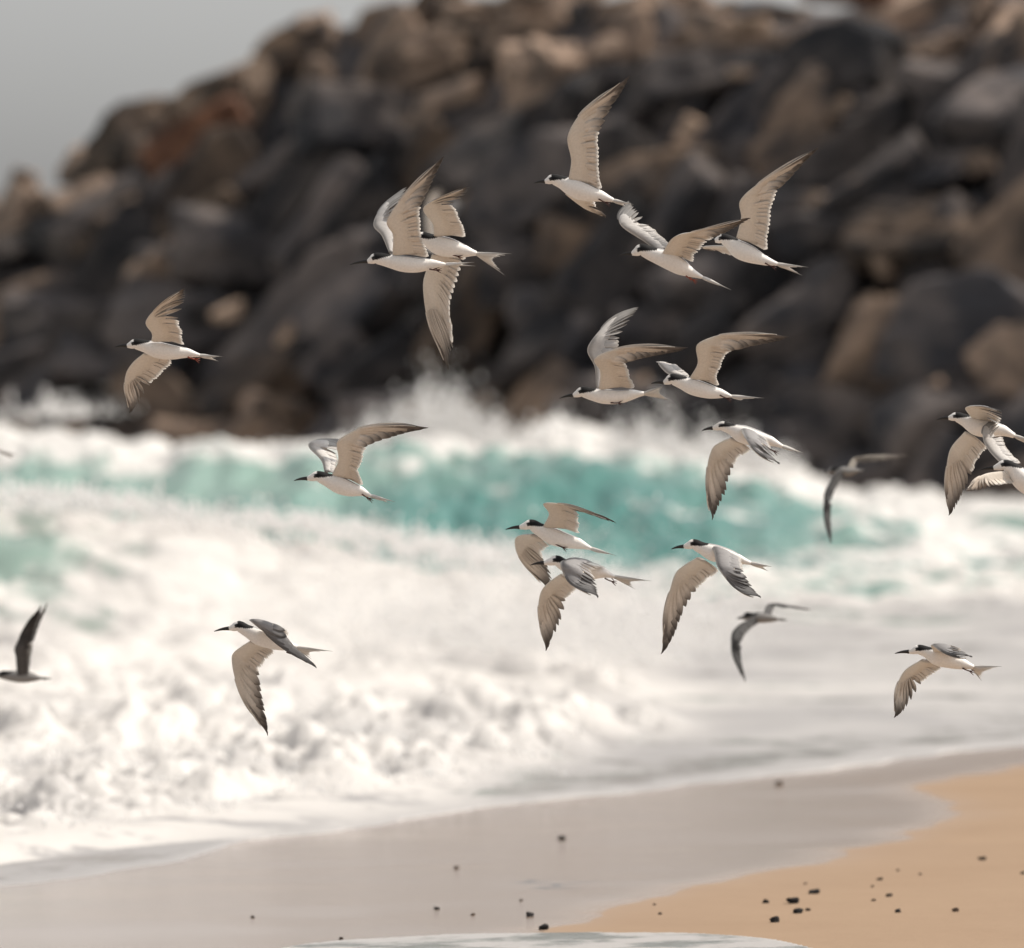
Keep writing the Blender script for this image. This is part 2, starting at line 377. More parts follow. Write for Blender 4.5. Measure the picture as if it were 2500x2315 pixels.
    cr = asym(Y, yc2, 0.9, 1.8) * (0.45 + 0.55 * sst(-2.5, -0.5, X))
    foam = np.maximum(foam, cr * (0.75 + 0.5 * streak))
    # green shoulder of the breaking wave, at its left end
    sx = np.exp(-((X + 3.6) / 1.0) ** 2) * np.exp(-((Y - 58.5) / 3.0) ** 2)
    foam = foam - 0.85 * sx
    foam = np.where(Y > 135, 0.3 + 0.4 * streak, foam)
    lace = 1 - 0.35 * sst(0.05, 0.35, d) * (1 - sst(0.7, 1.8, d)) * (turb < .5)
    foam = foam * lace + 0.25 * (d < 0.12)
    outer = (d < 0) * (d2 > 0)
    foam = np.where(outer > 0, 0.60 + 0.55 * np.exp(-((d2 - 0.03) / 0.06) ** 2) + 0.35 * streak, foam)
    murk = np.clip(0.15 + (1 - turb) * (Y < 70) * 0.62 + 0.5 * fbm(X * 0.6, Y * 0.3, 33.0, 3) * (1 - turb), 0, 1) * (1 - sst(66, 76, Y))
    murk = np.clip(murk + turb * 0.85 * (1 - sst(0.10, 0.40, b1 + 0.5 * b2 - 0.25)) * (1 - sst(46, 56, Y)), 0, 1)
    wisp = fbm(X * 1.0 + 0.4 * Y, Y * 0.55, 71.0, 5)
    murk = np.clip(murk + turb * 0.35 * sst(0.05, 0.55, wisp), 0, 1)
    foam = foam - turb * 0.35 * sst(0.30, 0.75, wisp)
    murk = np.where(outer > 0, 1.0, np.maximum(murk, (1 - sst(1.0, 4.0, d)) * (d > 0) * (1 - turb) * 0.9))
    return z, foam, murk
X, Y = fan_grid(28.0, 175.0, 0.00125, 620)
Z, F_, MU = sea_fields(X, Y)
MILK = np.clip((Y < 70) * 1.0 + 0.15 + 0.5 * sst(-1.0, -4.5, X) + 0.45 * sst(83, 88, Y) + 0.75 * fbm(X * 0.35, Y * 0.22, 44.0, 4) + 0.4 * sst(1.5, 4.0, X), 0, 1)
o = grid_mesh('sea', X, Y, Z, M_SEA, {'foam': F_, 'murk': MU, 'milk': MILK}); tag(o, kind='structure')
gx = np.linspace(-2200, 2200, 120); gy = 174 + (np.linspace(0, 1, 80) ** 2) * 5000
GX, GY = np.meshgrid(gx, gy, indexing='xy')
o = grid_mesh('open_sea', GX, GY, -0.04 + 0 * GX, M_SEA, {'foam': 0.1 + 0 * GX, 'murk': 0 * GX}); tag(o, kind='structure')

# a tongue of spent wash over the nearest sand
def wash_tongue():
    y0 = np.linspace(26.5, 30.4, 130); x0 = np.linspace(-1.4, 1.5, 180)
    XX, YY = np.meshgrid(x0, y0)
    top = 29.22 - 0.12 * ((XX - 0.05) / 0.62) ** 2 - 0.30 * ((XX - 0.05) / 0.85) ** 6 + 0.05 * perlin(XX * 3.3, 1.0) + 0.02 * perlin(XX * 11, 3.0)
    dd = top - YY
    ZZ = ground_z(XX, YY) + np.clip(dd * 0.25, -0.03, 0.012)
    fo = 0.60 + 0.35 * np.exp(-np.abs(dd - .03) / 0.07) + 0.55 * fbm(XX * 2.5, YY * 2.5, 2.0, 4)
    return grid_mesh('wash_tongue', XX, YY, ZZ, M_SEA, {'foam': fo, 'murk': 0.8 + 0 * fo})
tag(wash_tongue(), kind='structure')

# spray thrown up by the waves
def spray(name, clusters, seed, label, rmin, rmax):
    rs = np.random.RandomState(seed)
    P = []; R = []
    for (c, ext, n, lean) in clusters:
        q = rs.normal(size=(n, 3)) * np.array(ext)
        q[:, 2] = np.abs(q[:, 2]) * (0.3 + rs.rand(n) * 0.9)
        j = rs.rand(n, 1)
        q = q + 0.5 * np.array(ext) * np.stack([perlin(q[:, 0] * 3 + seed, q[:, 2] * 2), 0 * q[:, 0], perlin(q[:, 0] * 4, 9.0 + seed)], -1)
        P.append(q + np.array(c)); R.append(rmin + (rmax - rmin) * rs.rand(n) ** 3)
    P = np.concatenate(P); R = np.concatenate(R)
    okt = np.array([(1,0,0),(-1,0,0),(0,1,0),(0,-1,0),(0,0,1),(0,0,-1)], float)
    tri = np.array([(0,2,4),(2,1,4),(1,3,4),(3,0,4),(2,0,5),(1,2,5),(3,1,5),(0,3,5)])
    st = np.stack([0.6 + 0.5 * rs.rand(len(P)), 0.6 + 0.5 * rs.rand(len(P)), 0.7 + 1.6 * rs.rand(len(P)) ** 2], -1)
    V = (P[:, None, :] + okt[None] * st[:, None, :] * R[:, None, None] * (0.7 + 0.6 * rs.rand(len(P), 6, 1))).reshape(-1, 3)
    F = (tri[None] + (np.arange(len(P)) * 6)[:, None, None]).reshape(-1, 3)
    me = bpy.data.meshes.new(name)
    me.vertices.add(len(V)); me.vertices.foreach_set('co', V.astype(np.float32).ravel())
    me.loops.add(F.size); me.loops.foreach_set('vertex_index', F.astype(np.int32).ravel())
    me.polygons.add(len(F)); me.polygons.foreach_set('loop_start', np.arange(len(F), dtype=np.int32) * 3); me.polygons.foreach_set('loop_total', np.full(len(F), 3, dtype=np.int32))
    me.polygons.foreach_set('use_smooth', np.ones(len(F), dtype=bool)); me.materials.append(M_SPRAY)
    me.update(calc_edges=True); me.validate()
    o = bpy.data.objects.new(name, me); C.objects.link(o)
    tag(o, label, 'spray', kind='stuff'); return o
cl = []
rr = random.Random(5)
for i in range(60):       # crest of the near bore
    x = rr.uniform(-5.5, 1.2); h = float(ip(x, [(-8, 1.15), (-4, 1.12), (-2.6, 1.0), (-1.6, 0.88), (-0.9, 0.74), (0.0, 0.62), (0.8, 0.42), (1.3, 0.1)]))
    cl.append(((x, 61.3 + rr.uniform(-2, 1), h - 0.05), (0.30, 0.5, 0.06), 200, 0))
spray('bore_spray', cl, 3, 'white spray flying off the crest of the nearer breaking wave', 0.004, 0.03)
cl = []
for (px, py, hh, n) in [(930, 1060, .45, 700), (1000, 1050, .55, 900), (1060, 1040, .75, 1400), (1110, 1045, .65, 1200), (1170, 1060, .5, 1000), (1240, 1070, .4, 800), (880, 1075, .3, 500),
                        (1350, 1085, .5, 700), (1420, 1090, .3, 500), (1530, 1080, .55, 700), (1600, 1075, .6, 800), (1660, 1090, .4, 600), (1760, 1085, .5, 600), (1870, 1100, .35, 500), (1000, 1120, .3, 800), (1150, 1120, .3, 900)]:
    p = spread(px, py, 106); cl.append(((p.x, p.y, p.z - .25), (0.20, 0.4, hh * .5), int(n * 2.6), 0))
for (px, py, hh, n) in [(140, 990, .16, 900), (60, 1070, .12, 500), (700, 1095, .12, 400), (30, 1050, .15, 500)]:
    p = spread(px, py, 112); cl.append(((p.x, p.y, p.z - .15), (0.35, 0.5, hh), n, 0))
spray('splash_spray', cl, 9, 'white spray leaping where the far wave meets the rocks', 0.005, 0.034)
cl = []
for i in range(70):
    y = rr.uniform(36, 47); x = rr.uniform(-3.4, 0.2)
    if seaward(x, y) < 0.4: continue
    cl.append(((x, y, 0.08), (0.12, 0.2, 0.05), 90, 0))
for i in range(46):
    x = rr.uniform(-1.2, 1.15); y = rr.uniform(50, 60)
    cl.append(((x, y, 0.22), (0.28, 0.5, 0.26), 520, 0))
spray('foam_flecks', cl, 13, 'small flecks of froth thrown up over the churning shallows', 0.003, 0.012)

# ------------------------------------------------------------------ breakwater of boulders
CREST = [(-900, 930), (-400, 690), (0, 520), (90, 490), (150, 455), (200, 392), (260, 322), (350, 300), (440, 282), (500, 238), (550, 190), (630, 150), (700, 100), (815, 30), (950, -18), (1125, -34), (1400, -42), (2500, -46), (3600, -50)]
def mound(px):
    """base and crest of the breakwater where the view column px meets it"""
    Yb = np.interp(px, [-900, 0, 800, 1500, 2500, 3600], [140, 136, 130, 123, 116, 110])
    Yc = Yb + np.interp(px, [-900, 0, 800, 3600], [7, 10, 13, 14])
    py = np.interp(px, [a for a, b in CREST], [b for a, b in CREST])
    return Yb, Yc, CAMH + (850 - py) * Yc / FPX
def slope_pt(px, t, lift=0.0):
    Yb, Yc, H = mound(px)
    y = Yb + (Yc - Yb) * t; z = -0.6 + (H + 0.6) * t ** 0.92
    n = np.array([0, -(H), (Yc - Yb)]); n = n / np.linalg.norm(n)
    x = (px - 1250) / FPX * y
    return Vector((x, y + n[1] * lift, z + n[2] * lift))
# earth-and-rubble core
pxs = np.linspace(-1600, 4200, 200); ts = np.linspace(0, 1, 40)
CX = np.zeros((52, 200)); CY = CX.copy(); CZ = CX.copy()
for j, px in enumerate(pxs):
    for i, t in enumerate(ts):
        p = slope_pt(px, t, -0.80 + 0.42 * max(0.0, t - 0.6) / 0.4); CX[i, j], CY[i, j], CZ[i, j] = p
    for q in range(12):
        CX[40 + q, j] = p.x; CY[40 + q, j] = p.y + 1.0 * (q + 1) ** 1.1; CZ[40 + q, j] = p.z - 0.02 * (q + 1) ** 2.3
CZ += 0.25 * fbm(CX * 0.8, CY * 0.8, CZ * 0.8, 4); CY += 0.3 * fbm(CX * 0.7, CZ * 0.9, 3.0, 4)
tag(grid_mesh('breakwater_core', CX, CY, CZ, M_SLATE), kind='structure')

def boulder_mesh(seed, sub=4, facets=10, rough=0.07, soft=0.0):
    rs = np.random.RandomState(seed)
    bm = bmesh.new(); bmesh.ops.create_icosphere(bm, subdivisions=sub, radius=1.0)
    P = np.array([v.co[:] for v in bm.verts]); P /= np.linalg.norm(P, axis=1)[:, None]
    N = np.concatenate([np.array([(1,0,0),(-1,0,0),(0,1,0),(0,-1,0),(0,0,1),(0,0,-1)]) + rs.normal(size=(6, 3)) * 0.20, rs.normal(size=(facets - 3, 3))]); N /= np.linalg.norm(N, axis=1)[:, None]
    h = np.concatenate([0.60 + 0.16 * rs.rand(6), 0.62 + 0.30 * rs.rand(facets - 3)])
    dt = P @ N.T
    r = np.full(dt.shape, 9.0); r[dt > 0.05] = (np.broadcast_to(h, dt.shape)[dt > 0.05] / dt[dt > 0.05])
    k = 70.0
    rad = -np.log(np.exp(-k * np.clip(r, 0, 2.0)).sum(1) + math.exp(-k * 1.08)) / k
    rad += rough * fbm(P[:, 0] * 1.8 + seed, P[:, 1] * 1.8, P[:, 2] * 1.8, 5) - rough * np.abs(perlin(P[:, 0] * 2.6, P[:, 1] * 2.6 + seed, P[:, 2] * 2.6))
    sc = np.array([1.0, 0.72 + 0.2 * rs.rand(), 0.58 + 0.22 * rs.rand()])
    Q = P * rad[:, None] * sc
    for v, q in zip(bm.verts, Q): v.co = q
    me = bpy.data.meshes.new('boulder'); bm.to_mesh(me); bm.free()
    me.polygons.foreach_set('use_smooth', np.ones(len(me.polygons), dtype=bool))
    return me
MESHES = [boulder_mesh(s, 5) for s in range(14)]
MV = {}
def boulder(loc, size, rot, mat, label, group=None, v=None, name='boulder', cat='boulder'):
    v = rr.randrange(14) if v is None else v
    key = (v, mat.name)
    if key not in MV:
        me = MESHES[v].copy(); me.materials.append(mat); MV[key] = me
    o = bpy.data.objects.new(name, MV[key]); C.objects.link(o)
    o.location = loc; o.scale = size; o.rotation_euler = rot
    return tag(o, label, cat, group)
MARKS = [(1400, 440, 'the topmost tern'), (383, 854, 'the leftmost sharp tern'), (470, 350, 'the rust red slab'), (2346, 846, 'the huge rounded boulder'), (2065, 40, 'the rusty crest ledge'),
 (1000, 560, 'the two overlapping upper terns'), (1840, 560, 'the upper right trio of terns'), (1600, 930, 'the pair of terns above the splash'), (370, 1030, 'the wedge rock at the waterline'),
 (2400, 1080, 'the terns at the right edge'), (1676, 388, 'the lone pale oval stone'), (526, 551, 'the pale tilted boulder'), (965, 113, 'the upright pink block'),
 (1100, 300, 'the long brown slanting slab'), (2390, 85, 'the steep pale stone'), (849, 702, 'the small round pale stone'), (60, 500, 'the tan stone at left edge'), (1960, 820, 'the large dark slanting boulder')]
def near_mark(px, py):
    if px < -60 or px > 2560 or py < -60: return 'of the breakwater outside the photo'
    d, mx_, my_, nm = min((math.hypot(px - a, py - b), a, b, c) for a, b, c in MARKS)
    if d < 70: return 'right behind ' + nm
    ang = math.degrees(math.atan2(my_ - py, px - mx_)) % 360
    dr = ['right of', 'upper right of', 'above', 'upper left of', 'left of', 'lower left of', 'below', 'lower right of'][int((ang + 22.5) // 45) % 8]
    return ('just ' if d < 150 else ('' if d < 260 else 'well ')) + dr + ' ' + nm
rr = random.Random(21)
# boulders one can tell apart: view column, slope height, half width (m), rise ratio, tilt, material, label
NAMED = [
 (492, 405, 1.10, .48, -30, M_RUST, 'rust red slab of rock tilted up near the left shoulder of the breakwater'),
 (528, 552, .50, .60, -30, M_PALE, 'pale sunlit tan boulder below the rust red slab, left part of the breakwater'),
 (633, 250, .38, .95, -70, M_PALE, 'upright pale tan stone just right of the rust red slab'),
 (765, 100, .45, .38, -12, M_TAN, 'orange brown flat stone on the skyline where the crest starts to level out'),
 (965, 113, .40, .95, -75, M_PALE, 'upright pink tan block just under the left half of the crest'),
 (1160, 82, .75, .40, 0, M_TAN, 'broad flat tan block under the crest, above the topmost flying tern'),
 (1288, 55, .50, .70, 10, M_TAN, 'golden tan rock on the crest near the middle of the photo'),
 (1676, 388, .34, .60, -65, M_PALE, 'lone pale oval stone on the dark slope between the two highest terns'),
 (1682, 55, .50, .60, 25, M_TAN, 'tan pointed rock on the crest right of the middle'),
 (1833, 125, .42, .42, 0, M_PALE, 'small flat sunlit stone just beneath the crest, left of the rusty ledge'),
 (2065, 40, 1.0, .26, 0, M_RUST, 'long rusty orange ledge on the crest at the right'),
 (1945, 78, .42, .50, -20, M_TAN, 'tan stone tucked under the left end of the rusty ledge'),
 (2152, 88, .42, .70, 20, M_TAN, 'tan stone under the right end of the rusty ledge'),
 (2390, 85, .48, .50, -72, M_TAN, 'steep pale tan stone near the top right corner'),
 (2370, 850, 1.75, .62, -6, M_SLATE, 'huge rounded grey boulder low on the right edge of the breakwater'),
 (2158, 714, .30, .80, 60, M_PALE, 'small sunlit tan stone on the upper left of the huge rounded boulder'),
 (2265, 1030, .40, .55, -30, M_TAN, 'tan stone low at the right, behind the pair of overlapping terns'),
 (1960, 820, 1.0, .62, -35, M_SLATE, 'large dark slanting boulder left of the huge rounded boulder'),
 (372, 1015, .78, .85, 38, M_TAN, 'wedge shaped tan rock at the waterline on the left'),
 (690, 1050, .55, .50, 10, M_BROWN, 'low brown rock awash at the waterline left of the big splash'),
 (558, 827, .28, .70, -25, M_PALE, 'small pale stone right of the tail of the leftmost sharp tern'),
 (849, 702, .22, .90, 0, M_PALE, 'small round pale stone below the two overlapping upper terns'),
 (746, 752, .18, .90, 0, M_PALE, 'tiny pale stone left of and below the small round pale stone'),
 (1100, 300, .90, .42, -18, M_BROWN, 'long brown grey slab slanting across the upper middle slope'),
 (1420, 560, .40, .45, -10, M_SLATE, 'dark stone behind the bill of the middle tern of the upper right trio'),
 (60, 500, .30, .8, 10, M_TAN, 'small tan stone at the left edge just under the skyline'),
 (30, 800, .45, .6, 0, M_BROWN, 'brown stone low at the left edge of the breakwater'),
 (2420, 190, .6, .6, -40, M_SLATE, 'dark slanting stone under the steep pale stone at top right'),
]
for (px_, py_, h_) in [(1810, 245, .22), (2105, 520, .25), (1275, 905, .2), (2390, 470, .3), (205, 660, .3), (1560, 1000, .2), (700, 880, .25), (1130, 560, .22), (2050, 330, .25), (860, 300, .28), (1480, 180, .3), (1290, 205, .42), (1980, 560, .22), (320, 560, .3), (1020, 190, .3), (1560, 110, .35), (2250, 190, .3), (120, 560, .28)]:
    NAMED.append((px_, py_, h_, rr.uniform(.5, .9), rr.uniform(-60, 30), M_PALE if h_ < .26 else M_TAN, None))  # small stones added in pale tones as painted sun highlights on the slope
def on_slope(px, py):
    lo, hi = 0.0, 1.05
    for _ in range(30):
        t = (lo + hi) / 2; p = slope_pt(px, t)
        v = 850 - (p.z - CAMH) * FPX / p.y
        if v > py: lo = t
        else: hi = t
    return t
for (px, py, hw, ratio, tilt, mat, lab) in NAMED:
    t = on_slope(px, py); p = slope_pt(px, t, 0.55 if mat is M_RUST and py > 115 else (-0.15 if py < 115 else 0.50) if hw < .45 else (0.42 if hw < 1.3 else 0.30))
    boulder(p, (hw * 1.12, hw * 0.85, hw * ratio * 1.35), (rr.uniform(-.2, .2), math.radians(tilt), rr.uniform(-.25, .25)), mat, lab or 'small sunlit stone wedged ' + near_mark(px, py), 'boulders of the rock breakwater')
rows = 13
for i in range(rows):
    t = (i + 0.35) / rows
    npx = 20
    for j in range(npx):
        px = -260 + (j + rr.random() * 0.75 + (0.5 if i % 2 else 0)) * 3020 / npx
        tt = min(t + rr.uniform(-0.35, 0.35) / rows, 1.0) if i < rows - 1 else rr.uniform(.98, 1.0)
        p = slope_pt(px, tt, rr.uniform(-0.40, 0.02) if i < rows - 1 else (rr.uniform(-.55, -.35) if px > 800 else rr.uniform(-.30, -.08)))
        qy = 850 - (p.z - CAMH) * FPX / p.y
        r = rr.choice((0.72, 0.9, 1.05, 1.25, 1.5)) * rr.uniform(.9, 1.15) * (1.0 if tt < 0.8 else 0.78)
        if any(math.hypot((px - a) * .8, qy - b) < (30 + 70 * c if c > .7 else 0) for (a, b, c, *_r) in NAMED): continue
        u = rr.random()
        if tt > 0.84: mat = M_TAN if u < .46 else (M_BROWN if u < .80 else M_SLATE); wh = 'along the crest'  # more tan rocks at the crest, their colour painting in sunlit golden tops
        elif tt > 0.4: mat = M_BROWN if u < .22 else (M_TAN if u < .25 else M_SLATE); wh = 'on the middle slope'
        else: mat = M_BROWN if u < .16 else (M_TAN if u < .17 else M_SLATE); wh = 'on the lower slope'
        cn = {'slate_rock': 'dark slate', 'brown_rock': 'grey brown', 'tan_rock': 'tan topped', 'rust_rock': 'rusty'}[mat.name]
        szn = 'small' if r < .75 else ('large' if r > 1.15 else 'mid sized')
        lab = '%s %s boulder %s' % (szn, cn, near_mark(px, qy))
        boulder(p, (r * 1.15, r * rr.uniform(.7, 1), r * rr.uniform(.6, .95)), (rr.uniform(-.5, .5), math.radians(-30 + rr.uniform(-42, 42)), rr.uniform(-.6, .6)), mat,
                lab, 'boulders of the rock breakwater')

# ------------------------------------------------------------------ pebbles on the beach
def ground_hit(px, py):
    D = 30.0
    for _ in range(40):
        p = spread(px, py, D); g = float(ground_z(np.array(p.x), np.array(p.y)))
        D += (p.z - g) / ((py - 850) / FPX) * 0.7
    return p
PEB = [
 (1372,2051,22,'d','dark pebble alone on the wet sand below the middle of the surf'),
 (1294,2238,26,'d','black pebble at the edge of the near wash, upper of two at bottom centre'),
 (1326,2270,30,'d','black pebble at the edge of the near wash, lower of two at bottom centre'),
 (1869,2205,22,'d','black pebble at the left end of the pebble cluster on dry sand'),
 (1936,2206,32,'d','flat black pebble in the middle of the pebble cluster'),
 (1988,2182,32,'d','topmost black pebble of the pebble cluster'),
 (1949,2230,30,'d','pointed black pebble at the bottom right of the pebble cluster'),
 (1972,2224,14,'b','tiny brown chip beside the pointed black pebble'),
 (1892,2252,27,'d','lowest black pebble below the pebble cluster'),
 (2148,2149,16,'d','small dark pebble right of the cluster, uppermost of the scattered five'),
 (2171,2189,18,'b','small brown pebble right of the cluster'),
 (2133,2200,14,'b','small brown pebble nearest the right side of the cluster'),
 (2192,2228,17,'d','small dark pebble low on the sand right of the cluster'),
 (2333,2226,20,'b','flat brownish chip low at the right of the dry sand'),
 (2398,2100,22,'d','dark pebble high on the dry sand near the right edge'),
 (2498,2134,16,'d','dark pebble cut by the right edge of the photo'),
 (2192,2127,9,'b',None),(2246,2136,9,'b',None),(2130,2166,9,'b',None),(1966,2159,9,'b',None),(1598,2210,9,'b',None),(1272,2200,10,'b',None),
 (1611,2233,11,'b','tiny pebble on sand midway between the two bottom pebble groups'),
 (1114,2122,16,'b','faint pebble on the wet sand left of the lone dark pebble'),
 (1066,2221,17,'d','dark pebble on the wet sand left of the bottom centre pair'),
 (1155,2235,12,'b','faint small pebble just left of the bottom centre pair'),
 (617,2241,12,'b','faint pebble alone on the wet sand at lower left'),
 (833,2294,12,'b','faint pebble near the bottom edge left of the near wash'),
 (1902,1919,22,'b','faint sandy lump in the thin water sheet right of centre'),
]
PM = [boulder_mesh(100 + s, 3, 9, 0.05) for s in range(5)]
for k in range(5): PM[k].name = 'pebble'
PV = {}
for i, (px, py, w_, c_, lab) in enumerate(PEB):
    p = ground_hit(px, py); hw = w_ / 2 * p.y / FPX * 1.12
    mt = M_PEBBLE if c_ == 'd' else M_PEBBLE_BROWN
    key = (i % 5, c_)
    if key not in PV:
        me = PM[i % 5].copy(); me.materials.append(mt); PV[key] = me
    o = bpy.data.objects.new('pebble', PV[key]); C.objects.link(o)
    hgt = hw * rr.uniform(.55, .8)
    o.location = (p.x, p.y, p.z + hgt * 0.45); o.scale = (hw, hw * rr.uniform(.7, 1.2), hgt * 1.5); o.rotation_euler = (rr.uniform(-.2, .2), rr.uniform(-.25, .25), rr.uniform(-1, 1))
    tag(o, lab or 'tiny brown speck of stone scattered on the sand', 'pebble', 'pebbles on the beach' if lab else 'tiny specks of stone on the beach')

# ------------------------------------------------------------------ terns
WHITE = np.array((0.88, 0.86, 0.83)); GREY = np.array((0.34, 0.335, 0.34)); DARKG = np.array((0.10, 0.10, 0.11)); BLACK = np.array((0.012, 0.012, 0.013))
UNDER = np.array((0.86, 0.78, 0.69)); TIPD = np.array((0.13, 0.11, 0.10))  # underwing white is warmed to paint in light bounced off the sand
def catmull(P, n):
    P = np.asarray(P, float)
    if len(P) < 3:
        t = np.linspace(0, 1, n)[:, None]; return P[0] * (1 - t) + P[-1] * t
    seg = np.linalg.norm(np.diff(P, axis=0), axis=1) ** 0.5 + 1e-6; T = np.concatenate([[0], np.cumsum(seg)])
    # tangents (finite differences, non-uniform)
    m = np.zeros_like(P); m[1:-1] = (P[2:] - P[:-2]) / (T[2:] - T[:-2])[:, None]; m[0] = (P[1] - P[0]) / seg[0]; m[-1] = (P[-1] - P[-2]) / seg[-1]
    L = np.concatenate([[0], np.cumsum(np.linalg.norm(np.diff(P, axis=0), axis=1))])
    # sample evenly by chord length
    s = np.linspace(0, L[-1], n); tt = np.interp(s, L, T)
    k = np.clip(np.searchsorted(T, tt, side='right') - 1, 0, len(P) - 2)
    h = seg[k]; u = ((tt - T[k]) / h)[:, None]; h = h[:, None]
    return (2*u**3 - 3*u**2 + 1) * P[k] + (u**3 - 2*u**2 + u) * h * m[k] + (-2*u**3 + 3*u**2) * P[k + 1] + (u**3 - u**2) * h * m[k + 1]

class Buf:
    def __init__(s): s.V = []; s.F = []; s.Cc = []; s.M = []; s.n = 0
    def add(s, V, F, Cc, m):
        Cc = np.asarray(Cc, float); Cc = Cc if Cc.shape[1] == 4 else np.concatenate([Cc, np.zeros((len(Cc), 1))], 1)
        s.V.append(np.asarray(V, float)); s.F += [[i + s.n for i in f] for f in F]; s.Cc.append(Cc); s.M += [m] * len(F); s.n += len(V)
def at(curve, t):
    """point at parameter t (0..1) on a sampled curve"""
    x = np.clip(t, 0, 1) * (len(curve) - 1); k = np.minimum(x.astype(int), len(curve) - 2); f = (x - k)[..., None]
    return curve[k] * (1 - f) + curve[k + 1] * f
def feather(buf, C0, W, N, side_cols, thick=0.0007, n=10, rim=(0.80, 0.95)):
    """C0 centreline (n,3), W half widths (n), N face normals (n,3) towards the viewed side"""
    n = len(C0)
    Tn = np.gradient(C0, axis=0); Tn /= np.linalg.norm(Tn, axis=1)[:, None] + 1e-9
    Sd = np.cross(Tn, N); Sd /= np.linalg.norm(Sd, axis=1)[:, None] + 1e-9
    V = []; Cc = []; sN = np.linspace(0, 1, n)
    for sgn, cc in ((1, side_cols[0]), (-1, side_cols[1])):
        for k in (-1, -0.45, 0, 0.45, 1):
            al = np.clip(0.16 + 0.12 * (abs(k) == 1) + 0.55 * sst(rim[0], rim[1], sN), 0, .7)
            off = thick * (1 - abs(k)) * sgn + 0.0002 * sgn
            V.append(C0 + Sd * (W * k)[:, None] + N * off)
            Cc.append(np.concatenate([cc * (0.90 if k == 0 else 1.0), al[:, None]], 1))
    V = np.stack(V, 1).reshape(-1, 3); Cc = np.stack(Cc, 1).reshape(-1, 4)
    F = []
    for i in range(n - 1):
        a = i * 10; b = a + 10
        for k in range(4): F.append([a + k, a + k + 1, b + k + 1, b + k]); F.append([a + 5 + k, b + 5 + k, b + 6 + k, a + 6 + k])
        F.append([a, b, b + 5, a + 5]); F.append([a + 4, a + 9, b + 9, b + 4])
    buf.add(V, F, Cc, 1)

